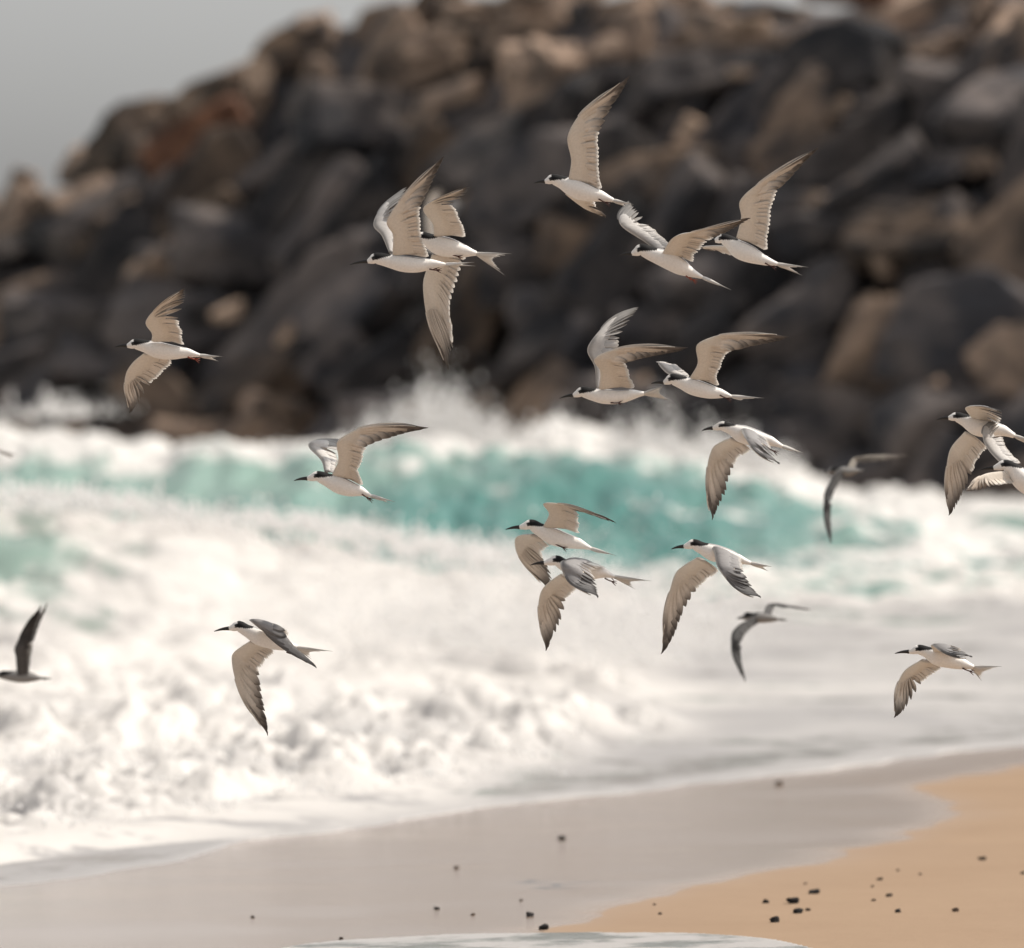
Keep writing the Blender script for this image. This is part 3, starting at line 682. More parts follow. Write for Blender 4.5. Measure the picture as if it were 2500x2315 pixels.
def wing(buf, spec, to3, rnd, pig_shade):
    LEp = [p for p in spec['LE']]; wi = spec['w']; TEp = [p for p in spec['TE']]; ni = spec['n']; sg = spec['s']
    under_seen = spec['f'] == 'u'
    LE2 = np.array([to3(p) for p in LEp]); TE2 = np.array([to3(p) for p in TEp])
    def plen(P): return np.linalg.norm(np.diff(P, axis=0), axis=1).sum()
    La = spec.get('La', 0.150); Lh = spec.get('Lh', 0.245)
    pa = np.linalg.norm(LE2[wi] - LE2[0]); ph = plen(LE2[wi:])
    dA = spec.get('dA', math.sqrt(max(La * La - pa * pa, 0.0004))); dH = spec.get('dH', math.sqrt(max(Lh * Lh - ph * ph, 0.0009)))
    root_y = spec.get('ry', 0.018)
    cum = np.concatenate([[0], np.cumsum(np.linalg.norm(np.diff(LE2, axis=0), axis=1))])
    dep = np.where(np.arange(len(LE2)) <= wi, dA * cum / max(cum[wi], 1e-6), dA + dH * (cum - cum[wi]) / max(cum[-1] - cum[wi], 1e-6))
    LE2[:, 1] = sg * (root_y + dep)
    ct = np.concatenate([[0], np.cumsum(np.linalg.norm(np.diff(TE2, axis=0), axis=1))])
    dn = dA * 1.0 + dH * 0.12; tot = dA + dH
    dep = np.where(np.arange(len(TE2)) <= ni, dn * ct / max(ct[ni], 1e-6), dn + (tot - dn) * (ct - ct[ni]) / max(ct[-1] - ct[ni] + np.linalg.norm(TE2[-1] - LE2[-1]), 1e-6))
    TE2[:, 1] = sg * (root_y * 0.8 + dep) + spec.get('ct', 0.0)
    T = LE2[-1]
    LEa = catmull(LE2, 121)
    # index of the wrist on the sampled leading edge
    kw = int(round(120 * (np.linalg.norm(np.diff(LE2, axis=0), axis=1)[:wi].sum() / plen(LE2))))
    kw = min(max(kw, 12), 90)
    A = at(LEa[:kw + 1], np.linspace(0, 1, 40)); Hn = at(LEa[kw:], np.linspace(0, 1, 60))
    TEs = catmull(np.vstack([TE2[:ni + 1]]) if ni >= 1 else TE2[:2], 40)
    TEh = catmull(np.vstack([TE2[ni:], T[None]]), 60)
    # face normal towards the viewer
    mid_sp = Hn[-1] - A[0]; mid_ch = TEs.mean(0) - A.mean(0)
    area = mid_sp[0] * mid_ch[2] - mid_sp[2] * mid_ch[0]
    sgn = 1.0 if np.cross(mid_sp, mid_ch)[1] < 0 else -1.0
    if 'flip' in spec: sgn = -sgn
    def nrm(sp, ch):
        n = np.cross(sp, ch) * sgn; return n / (np.linalg.norm(n, axis=-1, keepdims=True) + 1e-9)
    up_cols = (GREY if not spec.get('pale') else np.array((0.66, 0.64, 0.62))) * pig_shade; un_cols = UNDER * (1 if pig_shade > .5 else .28)  # far raised wings get a paler top: sunlight painted into the grey
    # ---- coverts: a cambered solid covering the front of the wing
    ns = 46; nv = 12
    U = np.linspace(0, 1, ns)
    lead = []; trail = []; cov = []; th = []
    for u in U:
        if u < 0.5:
            q = u / 0.5; l = at(A, np.array(q)); t_ = at(TEs, np.array(q)); c = 0.66 - 0.06 * q; h = 0.0075 - 0.003 * q
        else:
            q = (u - 0.5) / 0.5 * 0.86; l = at(Hn, np.array(q)); t_ = at(TEh, np.array(q)); c = 0.60 * (1 - q) ** 1.2 + 0.06; h = 0.0045 * (1 - q) + 0.0008
        lead.append(l); trail.append(t_); cov.append(c); th.append(h)
    lead = np.array(lead); trail = np.array(trail); cov = np.array(cov); th = np.array(th)
    sp = np.gradient(lead, axis=0); ch = trail - lead; N = nrm(sp, ch)
    camber = 0.07 * np.linalg.norm(ch, axis=1) * (-1 if under_seen else 1)
    def camb(N_, v, c): return N_ * (c * 4 * v * (1 - v))[..., None]
    rows = []; colr = []
    vs = np.linspace(0, 1, nv)
    for face in (1, -1):
        seen = face == 1
        is_under = under_seen if seen else not under_seen
        for v in (vs if face == 1 else vs[::-1]):
            vv = v * cov
            tv = th * (math.sqrt(max(v, 0)) * (1 - v) * 2.2 + 0.10 * (1 - v))
            P = lead + ch * vv[:, None] + camb(N, vv, camber) + N * (face * tv)[:, None]
            rip = 0.0006 * np.sin(U * 90 + v * 9) * (v > 0.35)
            P = P + N * (face * rip)[:, None]
            rows.append(P)
            if is_under: c = np.tile((WHITE * (1.0, 0.945, 0.87)) * (1.0 if pig_shade > .5 else .3), (ns, 1)) * (1 - 0.07 * (U > .5)[:, None] * v - 0.05 * sst(.6, 1, v))
            else:
                c = np.tile(up_cols, (ns, 1)) * (0.95 + 0.25 * v)
                c[:, :] *= (1 - 0.35 * np.exp(-((v - 0.12) / 0.12) ** 2) * (U < 0.55))[:, None]
                if v < 0.05: c = np.tile(WHITE * .8, (ns, 1))
            colr.append(c)
    nr = len(rows); V = np.stack(rows, 0).reshape(-1, 3); Cc = np.stack(colr, 0).reshape(-1, 3)
    F = []
    for r_ in range(nr):
        r2 = (r_ + 1) % nr
        for k in range(ns - 1): F.append([r_ * ns + k, r_ * ns + k + 1, r2 * ns + k + 1, r2 * ns + k])
    for e_ in (0, ns - 1):
        for v in range(nv - 1): F.append([v * ns + e_, (v + 1) * ns + e_, (nr - 2 - v) * ns + e_, (nr - 1 - v) * ns + e_])
    buf.add(V, F, np.concatenate([Cc, np.full((len(Cc), 1), 0.28)], 1), 1)
    # ---- secondaries and tertials
    Nsec = 15; ph_ = rnd.uniform(0, 6)
    s = np.linspace(0, 1, 10)
    for i in range(Nsec):
        q = (i + 0.2) / Nsec
        a = at(A, np.array(min(q * 0.95 + 0.03, 1.0))); b = at(TEs, np.array(q))
        a2 = at(A, np.array(min(q + 0.06, 1.0))); 
        b = b + (b - a) * (rnd.uniform(-0.02, 0.012) + 0.02 * math.sin(i * 0.9 + ph_))
        ch_ = b - a; st = a + ch_ * 0.36
        C0 = st + (b - st) * s[:, None]
        L0 = np.linalg.norm(ch_)
        width = max(np.linalg.norm(at(TEs, np.array(min(q + 1 / Nsec, 1))) - at(TEs, np.array(q))), 0.006) * 0.92
        width = min(width, 0.013)
        W = width * (0.75 + 0.25 * s) * np.sqrt(np.clip(1 - ((s - 0.62) / 0.385) ** 4 * (s > 0.62), 0.004, 1))
        spv = at(A, np.array(min(q + .1, 1.))) - at(A, np.array(max(q - .1, 0.))); n_ = nrm(spv[None], ch_[None])
        N_ = np.repeat(n_, 10, 0); vv = 0.36 + 0.64 * s
        C0 = C0 + camb(N_, vv, np.full(10, 0.07 * L0 * (-1 if under_seen else 1))) + N_ * ((0.0010 * ((i % 3) - 1)) + (0.0006 if i % 2 else -0.0006))
        cu = np.outer(1 - 0.05 * (1 - s), un_cols); cu[s > .86] = WHITE * (1 if pig_shade > .5 else .5)
        cu = cu * rnd.uniform(0.93, 1.03)
        ct_ = np.outer(0.85 + 0.3 * s, up_cols); ct_[s > 0.88] = WHITE * .85 * pig_shade
        feather(buf, C0, W, N_, (cu, ct_) if under_seen else (ct_, cu))
    # ---- primaries
    Np = 10
    s = np.linspace(0, 1, 16)
    for i in range(Np):
        f = i / (Np - 1.0)
        w0 = 0.02 + 0.26 * f; tip = 0.03 + 0.97 * (f ** 0.85)
        tip = min(tip + rnd.uniform(-0.03, 0.02) * (0 < i < Np - 1), 1.0)
        p = 1.15 + 2.2 * f
        v0 = 0.34 * (1 - f) + 0.03
        wv = w0 + (tip - w0) * s; v = v0 + (1 - v0) * s ** p
        l = at(Hn, wv); t_ = at(TEh, wv); chv = t_ - l
        C0 = l + chv * v[:, None]
        ref_sp = Hn[-1] - Hn[0]; 
        chm = TEh[20] - Hn[12]
        n_ = nrm(ref_sp[None], chm[None]); N_ = np.repeat(n_, 16, 0)
        Lf = np.linalg.norm(np.diff(C0, axis=0), axis=1).sum()
        prev = 0.03 + 0.97 * (max(i - 1, 0) / (Np - 1.0)) ** 0.85; nxt = 0.03 + 0.97 * (min(i + 1, Np - 1) / (Np - 1.0)) ** 0.85
        gap = np.linalg.norm(at(TEh, np.array(nxt)) - at(TEh, np.array(prev))) / 2
        wd = min(max(gap * (0.80 if under_seen else 0.9), 0.0075 if under_seen else 0.0105), 0.018) * (1 - 0.2 * f)
        W = wd * np.clip(1 - ((s - 0.6) / 0.405) ** 2 * (s > 0.6), 0.003, 1) ** 0.8 * (0.6 + 0.4 * np.minimum(s * 2, 1))
        C0 = C0 + N_ * (0.0011 * (i % 2) + 0.0003 * i - 0.0015) + camb(N_, np.clip(v, 0, 1), np.full(16, 0.05 * np.linalg.norm(chm) * (-1 if under_seen else 1)))
        C0 = C0 + N_ * (0.012 * (s ** 2) * f)[:, None] * (0 if 'nb' not in spec else 1)
        dk = sst(0.48, 0.95, s) * (0.55 + 0.40 * f)
        if i == Np - 1: dk = sst(0.15, 0.6, s) * .9
        cu = un_cols * (1 - dk)[:, None] + TIPD * (dk)[:, None]
        cu = cu * rnd.uniform(0.90, 1.04)
        ct_ = (up_cols * (1 - 0.55 * f))[None] * (1.0 - 0.35 * s)[:, None]
        feather(buf, C0, W, N_, (cu, ct_) if under_seen else (ct_, cu), 0.0006)

def tube(P, R, m=8, squash=1.0):
    P = np.asarray(P, float); T = np.gradient(P, axis=0); T /= np.linalg.norm(T, axis=1)[:, None] + 1e-9
    V = []; F = []; n = len(P)
    for i in range(n):
        up = np.array([0, 0, 1.0]) if abs(T[i][2]) < 0.9 else np.array([1.0, 0, 0])
        a = np.cross(T[i], up); a /= np.linalg.norm(a); b = np.cross(a, T[i])
        for k in range(m):
            th = 2 * math.pi * k / m; V.append(P[i] + R[i] * (math.cos(th) * a + squash * math.sin(th) * b))
    for i in range(n - 1):
        for k in range(m): F.append([i * m + k, i * m + (k + 1) % m, (i + 1) * m + (k + 1) % m, (i + 1) * m + k])
    V.append(P[0]); V.append(P[-1]); c0 = n * m
    for k in range(m): F.append([c0, (k + 1) % m, k]); F.append([c0 + 1, (n - 1) * m + k, (n - 1) * m + (k + 1) % m])
    return np.array(V), F

def tern(spec, idx):
    D = spec.get('D', FOCUS); sc = FPX / D; pig_shade = spec.get('pig_shade', 1.0)  # the dark blurred birds have their shade painted into the plumage colour
    cx, cy, _ = spec['body'][3]
    base = spread(cx, cy, D)
    def to3(p): return np.array([(p[0] - cx) / sc, 0.0, -(p[1] - cy) / sc])
    rnd = random.Random(idx * 17 + 3)
    root = empty('tern', base); tag(root, spec['label'], 'tern', 'terns flying to the left in a flock')
    buf = Buf()
    # body: stations bill base, head, neck, chest, belly, vent, tail base
    B = spec['body']
    P = np.array([to3(b) for b in B]); R = np.array([b[2] / sc for b in B])
    Q = np.concatenate([P, R[:, None]], 1)
    f0 = Q[0] * 0.55 + Q[1] * 0.45; f0[3] = R[1] * 0.74
    n = 90
    Qs = catmull(np.vstack([Q[0], f0, Q[1:]]), n)
    Pc = Qs[:, :3]; Rc = np.clip(Qs[:, 3], 0.0015, 1)
    Rc = Rc * (1 + 0.10 * np.exp(-((Pc[:, 0] - P[1][0]) / (R[1] * 1.1)) ** 2))
    T = np.gradient(Pc, axis=0); T /= np.linalg.norm(T, axis=1)[:, None]
    m = 40; V = []; Cc = []; F = []
    hd = P[1]; e1 = P[0] - P[1]; e1 /= np.linalg.norm(e1); e2 = np.cross(e1, np.array([0, 1.0, 0])); 
    if e2[2] < 0: e2 = -e2
    hr = R[1]
    s_arc = np.concatenate([[0], np.cumsum(np.linalg.norm(np.diff(Pc, axis=0), axis=1))]); s_head = s_arc[np.argmin(np.linalg.norm(Pc - hd, axis=1))]
    for i in range(n):
        side = np.array([0, 1.0, 0]); up = np.cross(side, T[i]); up /= np.linalg.norm(up)
        if up[2] < 0: up = -up
        fr = i / (n - 1.0)
        flat = 0.92 - 0.25 * sst(0.82, 1.0, fr)
        for k in range(m):
            th = 2 * math.pi * k / m
            p = Pc[i] + Rc[i] * (math.cos(th) * side * (1.0 if fr < .8 else 1.0 + 1.0 * (fr - .8)) + flat * math.sin(th) * up)
            V.append(p)
            c = WHITE.copy() * (1 if pig_shade > .5 else .3)
            a = (s_head - s_arc[i]) / hr; u = math.sin(th)
            lim = -0.20 + max(0.0, -a - 0.2) * 0.42
            blk = a < 0.80 - 0.25 * abs(u) and a > -2.5 and u > lim
            if spec.get('fore', 0.22) < a and u > 0.5: blk = False          # white forehead
            if blk: c = BLACK if not spec.get('pale_cap') or a < -0.15 or u < .35 else np.array((.25, .25, .27))
            elif math.sin(th) > 0.82 and 0.27 < fr < 0.80 and a < -2.0: c = GREY * pig_shade * 1.1
            Cc.append(c)
    for i in range(n - 1):
        for k in range(m): F.append([i * m + k, i * m + (k + 1) % m, (i + 1) * m + (k + 1) % m, (i + 1) * m + k])
    V.append(Pc[0]); Cc.append(WHITE); V.append(Pc[-1]); Cc.append(WHITE)
    for k in range(m): F.append([n * m, (k + 1) % m, k]); F.append([n * m + 1, (n - 1) * m + k, (n - 1) * m + (k + 1) % m])
    buf.add(V, F, Cc, 0)
    for wsp in spec['wings']: wing(buf, wsp, to3, rnd, pig_shade)
    # tail
    t1 = to3(spec['tail'][0]); t2 = to3(spec['tail'][1]); tb = P[-1] * 0.8 + P[-2] * 0.2
    fork = spec.get('fork', 0.60)
    for j in range(12):
        q = j / 11.0; edge_ = abs(q - 0.5) * 2
        tip = t1 * (1 - q) + t2 * q; ln = fork + (1 - fork) * edge_ ** 2.2
        tip = tb + (tip - tb) * ln; tip = tip + np.array([0, (q - 0.5) * 0.075 * spec.get('ts', 1.0), 0])
        s = np.linspace(0, 1, 10)
        st = tb + np.array([0, (q - .5) * 0.012, 0])
        C0 = st + (tip - st) * s[:, None]
        Nn = np.array([0.0, -1.0, 0.35 * (1 if q < .5 else -1)]); Tn = (tip - st); Tn /= np.linalg.norm(Tn); Nn = Nn - Tn * np.dot(Nn, Tn); Nn /= np.linalg.norm(Nn)
        C0 = C0 + Nn * (0.0012 * (j % 2) - 0.0003 * j)
        wd = (0.0065 if edge_ < .9 else 0.005) 
        W = wd * np.clip(1 - s ** (3.5 if edge_ < .8 else 1.3), 0.05, 1) * (.6 + .4 * np.minimum(s * 3, 1))
        cu = np.outer(1 - 0.08 * s, WHITE); 
        if edge_ > .9: cu = cu * (1 - 0.5 * s)[:, None]
        feather(buf, C0, W, np.repeat(Nn[None], 10, 0), (cu * (1 if pig_shade > .5 else .5), cu * .9 * pig_shade), 0.0006)
    V = np.concatenate(buf.V); Cc = np.concatenate(buf.Cc)
    mesh_obj('body', V, buf.F, [M_BODY, M_FEATHER], root, Cc, buf.M)
    # bill: two mandibles as one tapering, slightly drooped spike
    bt = to3(spec['bill']); bb = P[0] + e1 * (-0.004); s = np.linspace(0, 1, 10)
    bc = bb + (bt - bb) * s[:, None] + np.array([0, 0, 1.0]) * (0.0025 * np.sin(s * math.pi))[:, None]
    br = 0.0056 * (1 - s) ** 0.75 + 0.0004
    V, F = tube(bc, br, 10, 1.25); mesh_obj('bill', V, F, M_BILL, root)
    # eyes
    for sy in (-1, 1):
        bm = bmesh.new(); bmesh.ops.create_uvsphere(bm, u_segments=12, v_segments=8, radius=0.0034)
        me = bpy.data.meshes.new('eye'); bm.to_mesh(me); bm.free(); me.materials.append(M_EYE)
        me.polygons.foreach_set('use_smooth', np.ones(len(me.polygons), dtype=bool))
        e = bpy.data.objects.new('eye', me); C.objects.link(e); e.parent = root
        pe = hd + e1 * hr * 0.42 + e2 * hr * 0.14; e.location = (pe[0], sy * hr * 0.88, pe[2])
    # feet tucked under the vent
    if 'feet' in spec:
        for k, fp in enumerate(spec['feet']):
            q = to3(fp); sy = -1 if k == 0 else 1
            back = P[-1] - P[-2]; back /= np.linalg.norm(back)
            y0 = sy * 0.014 - 0.004
            hip = q - back * 0.024 + np.array([0, y0, 0.003]); ank = q + np.array([0, y0 - 0.004, 0]); 
            fb = Buf()
            V, F = tube(np.array([hip, (hip + ank) / 2 + np.array([0, 0, -.001]), ank]), [0.0026, 0.002, 0.0022], 8); fb.add(V, F, V * 0, 0)
            for a_ in (-0.45, 0.0, 0.45):
                dr = back * math.cos(a_) + np.array([-back[2], 0, back[0]]) * math.sin(a_) + np.array([0, a_ * .3, -0.1]); 
                V, F = tube(np.array([ank, ank + dr * 0.010, ank + dr * 0.019]), [0.0019, 0.0016, 0.0006], 6); fb.add(V, F, V * 0, 0)
            # web between the toes
            mesh_obj('foot', np.concatenate(fb.V), fb.F, M_FOOT_RED if spec.get('red') else M_FOOT, root)
    return root

def W(s, f, LE, w, TE, n, **k): return dict(s=s, f=f, LE=LE, w=w, TE=TE, n=n, **k)
TERNS = [
 dict(label='leftmost sharp tern, wings spread straight up and down against the dark rocks', bill=(279,848),
  body=[(310,845,5),(331,840,12.5),(356,846,17),(383,854,22),(417,860,20),(456,862,13),(488,868,6.5)], tail=[(544,871),(533,883)], feet=[(476,877),(470,868)], red=1,
  wings=[W(-1,'u',[(370,832),(373,815),(361,786),(395,748),(461,705)],2,[(448,842),(446,806),(439,782),(455,736)],2),
         W(1,'u',[(349,864),(322,885),(303,912),(297,950),(304,1010)],2,[(419,876),(411,893),(362,938),(331,983)],2)]),
 dict(label='tern with black cap and both wings raised high, overlapping another tern behind its tail', bill=(853,647),
  body=[(897,639,5),(919,631,13.5),(950,637,18),(985,644,22),(1020,647,20),(1060,645,12),(1088,646,6)], tail=[(1158,641),(1161,650)], fork=.4, feet=[(1066,660),(1060,657)],
  wings=[W(-1,'u',[(958,622),(960,575),(946,540),(995,471),(1085,383)],2,[(1048,627),(1035,596),(1026,537),(1030,501),(1056,448)],3),
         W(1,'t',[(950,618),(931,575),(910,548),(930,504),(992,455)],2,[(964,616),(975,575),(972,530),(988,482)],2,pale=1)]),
 dict(label='white bellied tern with hidden head, one wing up and one hanging straight down', bill=(985,584), D=27.25,
  body=[(1014,581,5),(1033,579,13),(1050,589,20),(1072,599,26),(1102,606,25),(1136,614,16),(1163,619,9)], tail=[(1249,620),(1232,672)], fork=.55, ts=1.3, feet=[(1117,626),(1117,597)],
  wings=[W(-1,'u',[(1059,577),(1057,548),(1034,513),(1060,492),(1147,461)],2,[(1139,578),(1129,549),(1117,522),(1105,501),(1132,480)],3),
         W(1,'u',[(1054,622),(1040,660),(1032,702),(1045,787),(1093,906)],2,[(1138,628),(1117,682),(1098,748),(1105,848),(1094,872)],3)]),
 dict(label='topmost tern, one wing raised straight up towards the crest of the rocks', bill=(1302,448),
  body=[(1330,444,5),(1350,438,12.5),(1371,445,17),(1401,459,25),(1432,470,24),(1466,479,15),(1497,489,8)], tail=[(1546,500),(1530,506)], fork=.7, feet=[(1478,494),(1472,487)],
  wings=[W(-1,'u',[(1388,436),(1394,392),(1385,338),(1408,290),(1440,260),(1536,187)],2,[(1472,461),(1462,436),(1462,390),(1459,350),(1466,318),(1492,264),(1516,228)],4),
         W(1,'u',[(1380,474),(1420,502),(1450,514),(1482,526)],1,[(1452,492),(1456,503),(1470,516)],1,La=.16)]),
 dict(label='tern with ribbed far wing, its other wing swept over its neighbour, upper right trio', bill=(1511,624),
  body=[(1542,620,5),(1567,610,14.5),(1593,621,19),(1634,636,25),(1662,652,22),(1684,664,14),(1714,677,7)], tail=[(1784,708),(1777,704)], feet=[(1690,683),(1680,676)], red=1,
  wings=[W(-1,'u',[(1615,620),(1646,579),(1711,563),(1829,534)],1,[(1690,640),(1698,621),(1724,592),(1742,580),(1771,569),(1803,551)],3),
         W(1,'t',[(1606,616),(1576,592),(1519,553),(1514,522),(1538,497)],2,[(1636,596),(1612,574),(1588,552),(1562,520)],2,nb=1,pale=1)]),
 dict(label='rightmost tern of the upper right trio, long wing raised to a fine point, forked tail', bill=(1726,592), D=27.2,
  body=[(1745,588,5),(1764,583,12.5),(1784,593,18),(1804,609,24),(1831,621,23),(1864,635,14),(1897,645,7.5)], tail=[(1973,653),(1960,673)], fork=.5, feet=[(1884,650),(1878,645)],
  wings=[W(-1,'u',[(1797,580),(1808,532),(1805,491),(1855,446),(1995,362)],2,[(1873,610),(1875,571),(1888,483),(1896,462),(1922,441),(1960,399)],3),
         W(1,'u',[(1785,600),(1722,601),(1735,607)],1,[(1795,624),(1766,616),(1748,611)],1,La=.16)]),
 dict(label='left tern of the pair above the splash, both wings lifted and tail fanned', bill=(1366,973),
  body=[(1399,966,5),(1422,957,12.5),(1446,963,16.5),(1476,968,20),(1513,969,18),(1547,963,13),(1572,961,8)], tail=[(1619,942),(1640,979)], fork=.72, ts=1.2, feet=[(1508,984)],
  wings=[W(-1,'u',[(1462,950),(1464,906),(1449,878),(1481,858),(1553,846),(1677,848)],2,[(1550,948),(1536,916),(1528,886),(1540,880),(1577,872),(1650,858)],2),
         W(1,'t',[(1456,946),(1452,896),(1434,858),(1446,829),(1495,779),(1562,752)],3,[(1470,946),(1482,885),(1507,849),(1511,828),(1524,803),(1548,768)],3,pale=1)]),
 dict(label='right tern of the pair above the splash, near wing arched over', bill=(1588,937),
  body=[(1620,935,5),(1641,926,13),(1664,934,17),(1693,945,22),(1731,956,19),(1764,962,11.5),(1786,968,5.5)], tail=[(1864,972),(1812,980)], fork=.7, feet=[(1774,972)],
  wings=[W(-1,'u',[(1684,922),(1702,887),(1699,843),(1736,823),(1771,817),(1873,815),(1921,821)],2,[(1755,941),(1749,916),(1760,893),(1771,864),(1788,855),(1844,843),(1905,831)],4),
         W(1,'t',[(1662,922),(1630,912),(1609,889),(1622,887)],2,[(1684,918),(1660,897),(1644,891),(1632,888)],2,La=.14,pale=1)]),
 dict(label='tern gliding in front of the teal wave, near wing arched far back', bill=(717,1174),
  body=[(750,1169,5),(776,1163,12.8),(797,1171,17.5),(826,1183,23.5),(853,1193,21),(881,1200,13),(906,1211,6)], tail=[(965,1225),(949,1229)], feet=[(900,1216),(893,1212)],
  wings=[W(-1,'u',[(811,1158),(827,1122),(825,1078),(853,1057),(889,1043),(971,1037),(1047,1043)],2,[(886,1184),(876,1150),(886,1122),(895,1090),(913,1080),(952,1068),(1002,1053)],3),
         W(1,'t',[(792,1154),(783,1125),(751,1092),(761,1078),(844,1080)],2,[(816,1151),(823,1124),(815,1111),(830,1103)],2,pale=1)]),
 dict(label='upper tern of the overlapping pair above the foam, thin dark wingtip trailing right', bill=(1234,1293),
  body=[(1268,1288,5),(1297,1281,12.8),(1316,1292,17),(1349,1309,23),(1381,1320,20),(1410,1327,15),(1443,1339,6.5)], tail=[(1504,1356),(1466,1353)], fork=.75, feet=[(1373,1336),(1398,1326)],
  wings=[W(-1,'u',[(1326,1285),(1340,1253),(1326,1228),(1362,1227),(1420,1244),(1503,1274)],2,[(1413,1302),(1413,1278),(1409,1247),(1425,1249),(1468,1264)],2),
         W(1,'u',[(1295,1306),(1272,1308),(1257,1321),(1262,1355),(1287,1393),(1333,1443)],2,[(1344,1333),(1323,1350),(1325,1368),(1340,1393),(1348,1420)],2)]),
 dict(label='lower tern of the overlapping pair above the foam, near wing showing ribbed grey feathers', bill=(1294,1380), D=26.85,
  body=[(1328,1375,5),(1359,1369,12.8),(1376,1379,16),(1406,1390,23),(1442,1397,20),(1469,1398,15),(1500,1408,7)], tail=[(1590,1418),(1551,1440)], fork=.62, feet=[(1493,1419),(1490,1408)],
  wings=[W(-1,'t',[(1384,1366),(1367,1371),(1373,1395),(1393,1424),(1457,1456)],1,[(1476,1384),(1446,1391),(1452,1412),(1456,1430)],2,Lh=.20),
         W(1,'u',[(1368,1402),(1344,1420),(1323,1444),(1315,1478),(1320,1522),(1334,1596)],2,[(1408,1436),(1393,1455),(1381,1466),(1376,1500),(1356,1551),(1344,1570)],2)]),
 dict(label='large tern right of the overlapping pair, grey near wing folded down, long far wing', bill=(1638,1341),
  body=[(1669,1335,5),(1694,1329,12.6),(1713,1338,16),(1743,1350,23),(1776,1357,19),(1804,1366,13),(1832,1375,7.5)], tail=[(1883,1383),(1877,1396)], fork=.7,
  wings=[W(-1,'t',[(1736,1336),(1742,1350),(1751,1385),(1783,1426),(1817,1449),(1851,1456)],2,[(1808,1364),(1811,1388),(1824,1415),(1840,1440)],1,Lh=.2),
         W(1,'u',[(1701,1362),(1670,1383),(1651,1403),(1638,1442),(1626,1504),(1616,1602)],2,[(1754,1397),(1726,1418),(1704,1443),(1686,1469),(1667,1504),(1647,1556),(1625,1592)],2)]),
 dict(label='tern with whitish forehead, long wing hanging down over teal water right of centre', bill=(1713,1052), pale_cap=1, fore=-.2,
  body=[(1740,1046,5),(1763,1040,11.5),(1785,1048,15),(1813,1060,24),(1849,1070,21),(1880,1077,13.5),(1910,1090,7)], tail=[(1950,1104),(1963,1107)], fork=.7, feet=[(1888,1101)],
  wings=[W(-1,'t',[(1807,1048),(1814,1066),(1832,1095),(1857,1116),(1894,1132)],1,[(1873,1073),(1878,1095),(1884,1109),(1890,1122)],1,Lh=.2),
         W(1,'u',[(1782,1070),(1758,1082),(1742,1096),(1731,1131),(1728,1177),(1729,1230),(1742,1273)],2,[(1834,1101),(1805,1119),(1795,1140),(1781,1174),(1775,1204),(1756,1242)],2)]),
 dict(label='tern at the right edge with its long wing hanging down, upper of the two there', bill=(2286,1025), D=27.2,
  body=[(2315,1021,5),(2335,1018,11.5),(2355,1026,16.5),(2386,1041,25),(2419,1047,23),(2449,1052,15),(2476,1064,10)], tail=[(2540,1082),(2530,1096)],
  wings=[W(-1,'u',[(2368,1016),(2351,994),(2386,991),(2430,1004)],1,[(2430,1042),(2438,1020),(2437,1010)],1,Lh=.2),
         W(1,'u',[(2356,1054),(2327,1096),(2318,1138),(2316,1205),(2326,1262)],1,[(2409,1097),(2389,1124),(2379,1157),(2352,1218),(2335,1250)],2)]),
 dict(label='tern cut off by the right edge with a crumpled white wing raised above its head', bill=(2393,1148), D=26.9,
  body=[(2425,1143,5),(2453,1136,13.2),(2473,1147,19),(2495,1170,28),(2526,1194,25),(2556,1212,14),(2582,1222,7)], tail=[(2640,1240),(2630,1250)],
  wings=[W(-1,'u',[(2448,1150),(2403,1156),(2376,1170),(2350,1196)],1,[(2480,1178),(2428,1184),(2404,1191),(2384,1196)],1,dA=.05,dH=.10),
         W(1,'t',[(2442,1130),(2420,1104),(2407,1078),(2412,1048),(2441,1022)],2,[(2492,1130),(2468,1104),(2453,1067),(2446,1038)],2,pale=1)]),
 dict(label='lower left tern over white surf, one slim grey wing swept back along its body', bill=(522,1542),
  body=[(559,1535,5),(583,1529,13),(603,1540,16),(633,1555,22.5),(666,1568,19),(696,1575,15),(725,1580,8.5)], tail=[(813,1589),(760,1612)], fork=.60, ts=1.3, feet=[(717,1597)],
  wings=[W(-1,'t',[(640,1532),(612,1510),(647,1539),(684,1568),(739,1605),(776,1627)],1,[(706,1552),(700,1532),(704,1552),(722,1577),(748,1601)],1,Lh=.22),
         W(1,'u',[(608,1567),(584,1583),(563,1604),(564,1636),(574,1673),(603,1737),(650,1803)],2,[(673,1588),(632,1635),(629,1648),(634,1692),(642,1734),(648,1768)],2)]),
 dict(label='lowest tern at the right, gliding above the flat foam with a dark edged hanging wing', bill=(2184,1596),
  body=[(2219,1592,5),(2243,1586,11.8),(2262,1592,15),(2288,1604,22.5),(2322,1614,20),(2352,1622,14.5),(2376,1629,9)], tail=[(2444,1626),(2399,1665)], fork=.66, ts=1.3, feet=[(2366,1638),(2368,1630)],
  wings=[W(-1,'t',[(2278,1590),(2268,1571),(2295,1590),(2325,1600),(2360,1598)],1,[(2345,1592),(2336,1578),(2350,1590)],1,Lh=.2),
         W(1,'u',[(2247,1613),(2214,1642),(2199,1675),(2193,1720),(2195,1763)],1,[(2303,1630),(2274,1655),(2256,1672),(2240,1700),(2215,1740)],2)]),
 dict(label='blurred dark tern at the left edge over the surf, wing raised', D=32.5, bill=(-30,1652), pig_shade=.32,
  body=[(-12,1650,4),(5,1648,10),(22,1650,13),(45,1652,16),(66,1653,15),(88,1655,9),(104,1656,5)], tail=[(128,1655),(125,1660)],
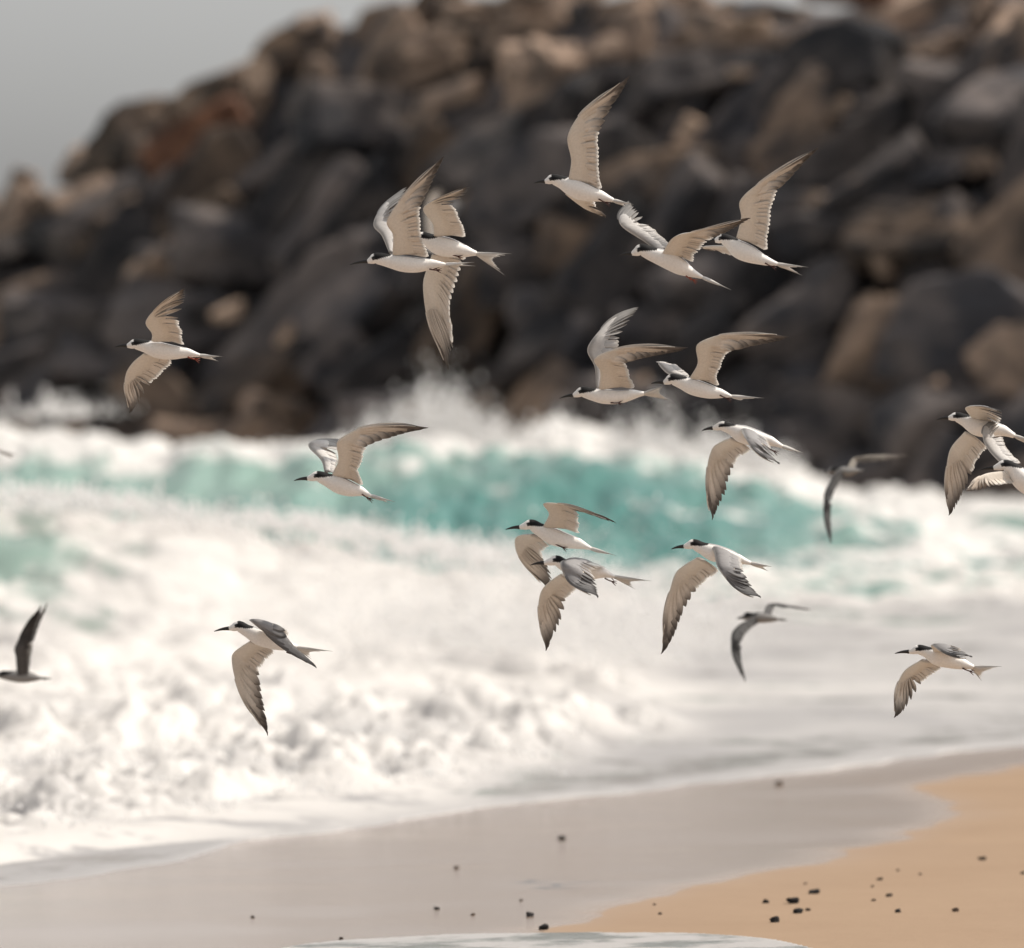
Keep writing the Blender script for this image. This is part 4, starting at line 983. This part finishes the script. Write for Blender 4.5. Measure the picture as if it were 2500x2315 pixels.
  wings=[W(-1,'t',[(42,1645),(41,1600),(40,1578),(65,1535),(108,1472)],2,[(70,1650),(74,1615),(76,1580),(88,1530)],2),
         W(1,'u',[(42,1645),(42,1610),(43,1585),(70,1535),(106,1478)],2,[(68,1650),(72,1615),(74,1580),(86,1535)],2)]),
 dict(label='blurred dark tern in front of the rock base at the right, wings in an arch', D=33.0, bill=(2008,1156), pig_shade=.32,
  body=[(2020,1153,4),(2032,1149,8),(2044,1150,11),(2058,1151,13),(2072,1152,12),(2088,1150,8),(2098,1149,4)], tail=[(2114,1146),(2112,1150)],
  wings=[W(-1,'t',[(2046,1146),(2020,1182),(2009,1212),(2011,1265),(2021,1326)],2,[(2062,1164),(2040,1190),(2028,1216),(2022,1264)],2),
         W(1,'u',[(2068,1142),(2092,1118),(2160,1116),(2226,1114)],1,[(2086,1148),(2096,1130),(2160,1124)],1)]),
 dict(label='blurred dark tern low over the flat foam right of centre', D=32.5, bill=(1798,1512), pig_shade=.32,
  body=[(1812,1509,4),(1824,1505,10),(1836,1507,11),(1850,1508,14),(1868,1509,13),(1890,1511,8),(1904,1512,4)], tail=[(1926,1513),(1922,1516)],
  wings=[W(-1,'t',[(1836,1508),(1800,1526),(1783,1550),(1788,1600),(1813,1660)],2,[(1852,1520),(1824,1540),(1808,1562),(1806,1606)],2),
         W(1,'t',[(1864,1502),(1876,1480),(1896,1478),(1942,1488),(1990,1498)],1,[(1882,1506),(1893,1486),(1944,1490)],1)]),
 dict(label='very blurred pale tern far behind the two overlapping upper terns', D=50, bill=(1015,600),
  body=[(1022,596,3),(1032,592,7),(1042,595,9),(1056,600,12),(1070,604,11),(1085,608,7),(1096,611,4)], tail=[(1120,616),(1116,622)],
  wings=[W(-1,'u',[(1046,595),(1040,545),(1042,505),(1056,470),(1085,462)],2,[(1072,600),(1064,550),(1066,510),(1084,480)],2,La=.08,Lh=.1),
         W(1,'t',[(1056,592),(1076,545),(1094,500),(1110,488),(1128,500)],2,[(1076,600),(1096,552),(1114,520),(1126,512)],2,La=.08,Lh=.1)]),
 dict(label='blurred brownish tern almost wholly outside the left edge, only its tail showing', D=35.0, bill=(-190,1040), pig_shade=.6,
  body=[(-160,1044,4),(-140,1048,9),(-122,1056,12),(-95,1068,16),(-65,1078,15),(-35,1088,10),(-12,1097,6)], tail=[(44,1112),(34,1122)], fork=.8,
  wings=[W(-1,'t',[(-110,1060),(-130,1020),(-120,960),(-60,900)],1,[(-55,1070),(-70,1020),(-80,970)],1),
         W(1,'u',[(-110,1060),(-125,1022),(-115,965),(-50,910)],1,[(-55,1070),(-66,1022),(-76,972)],1)]),
]
for i, sp in enumerate(TERNS): tern(sp, i)
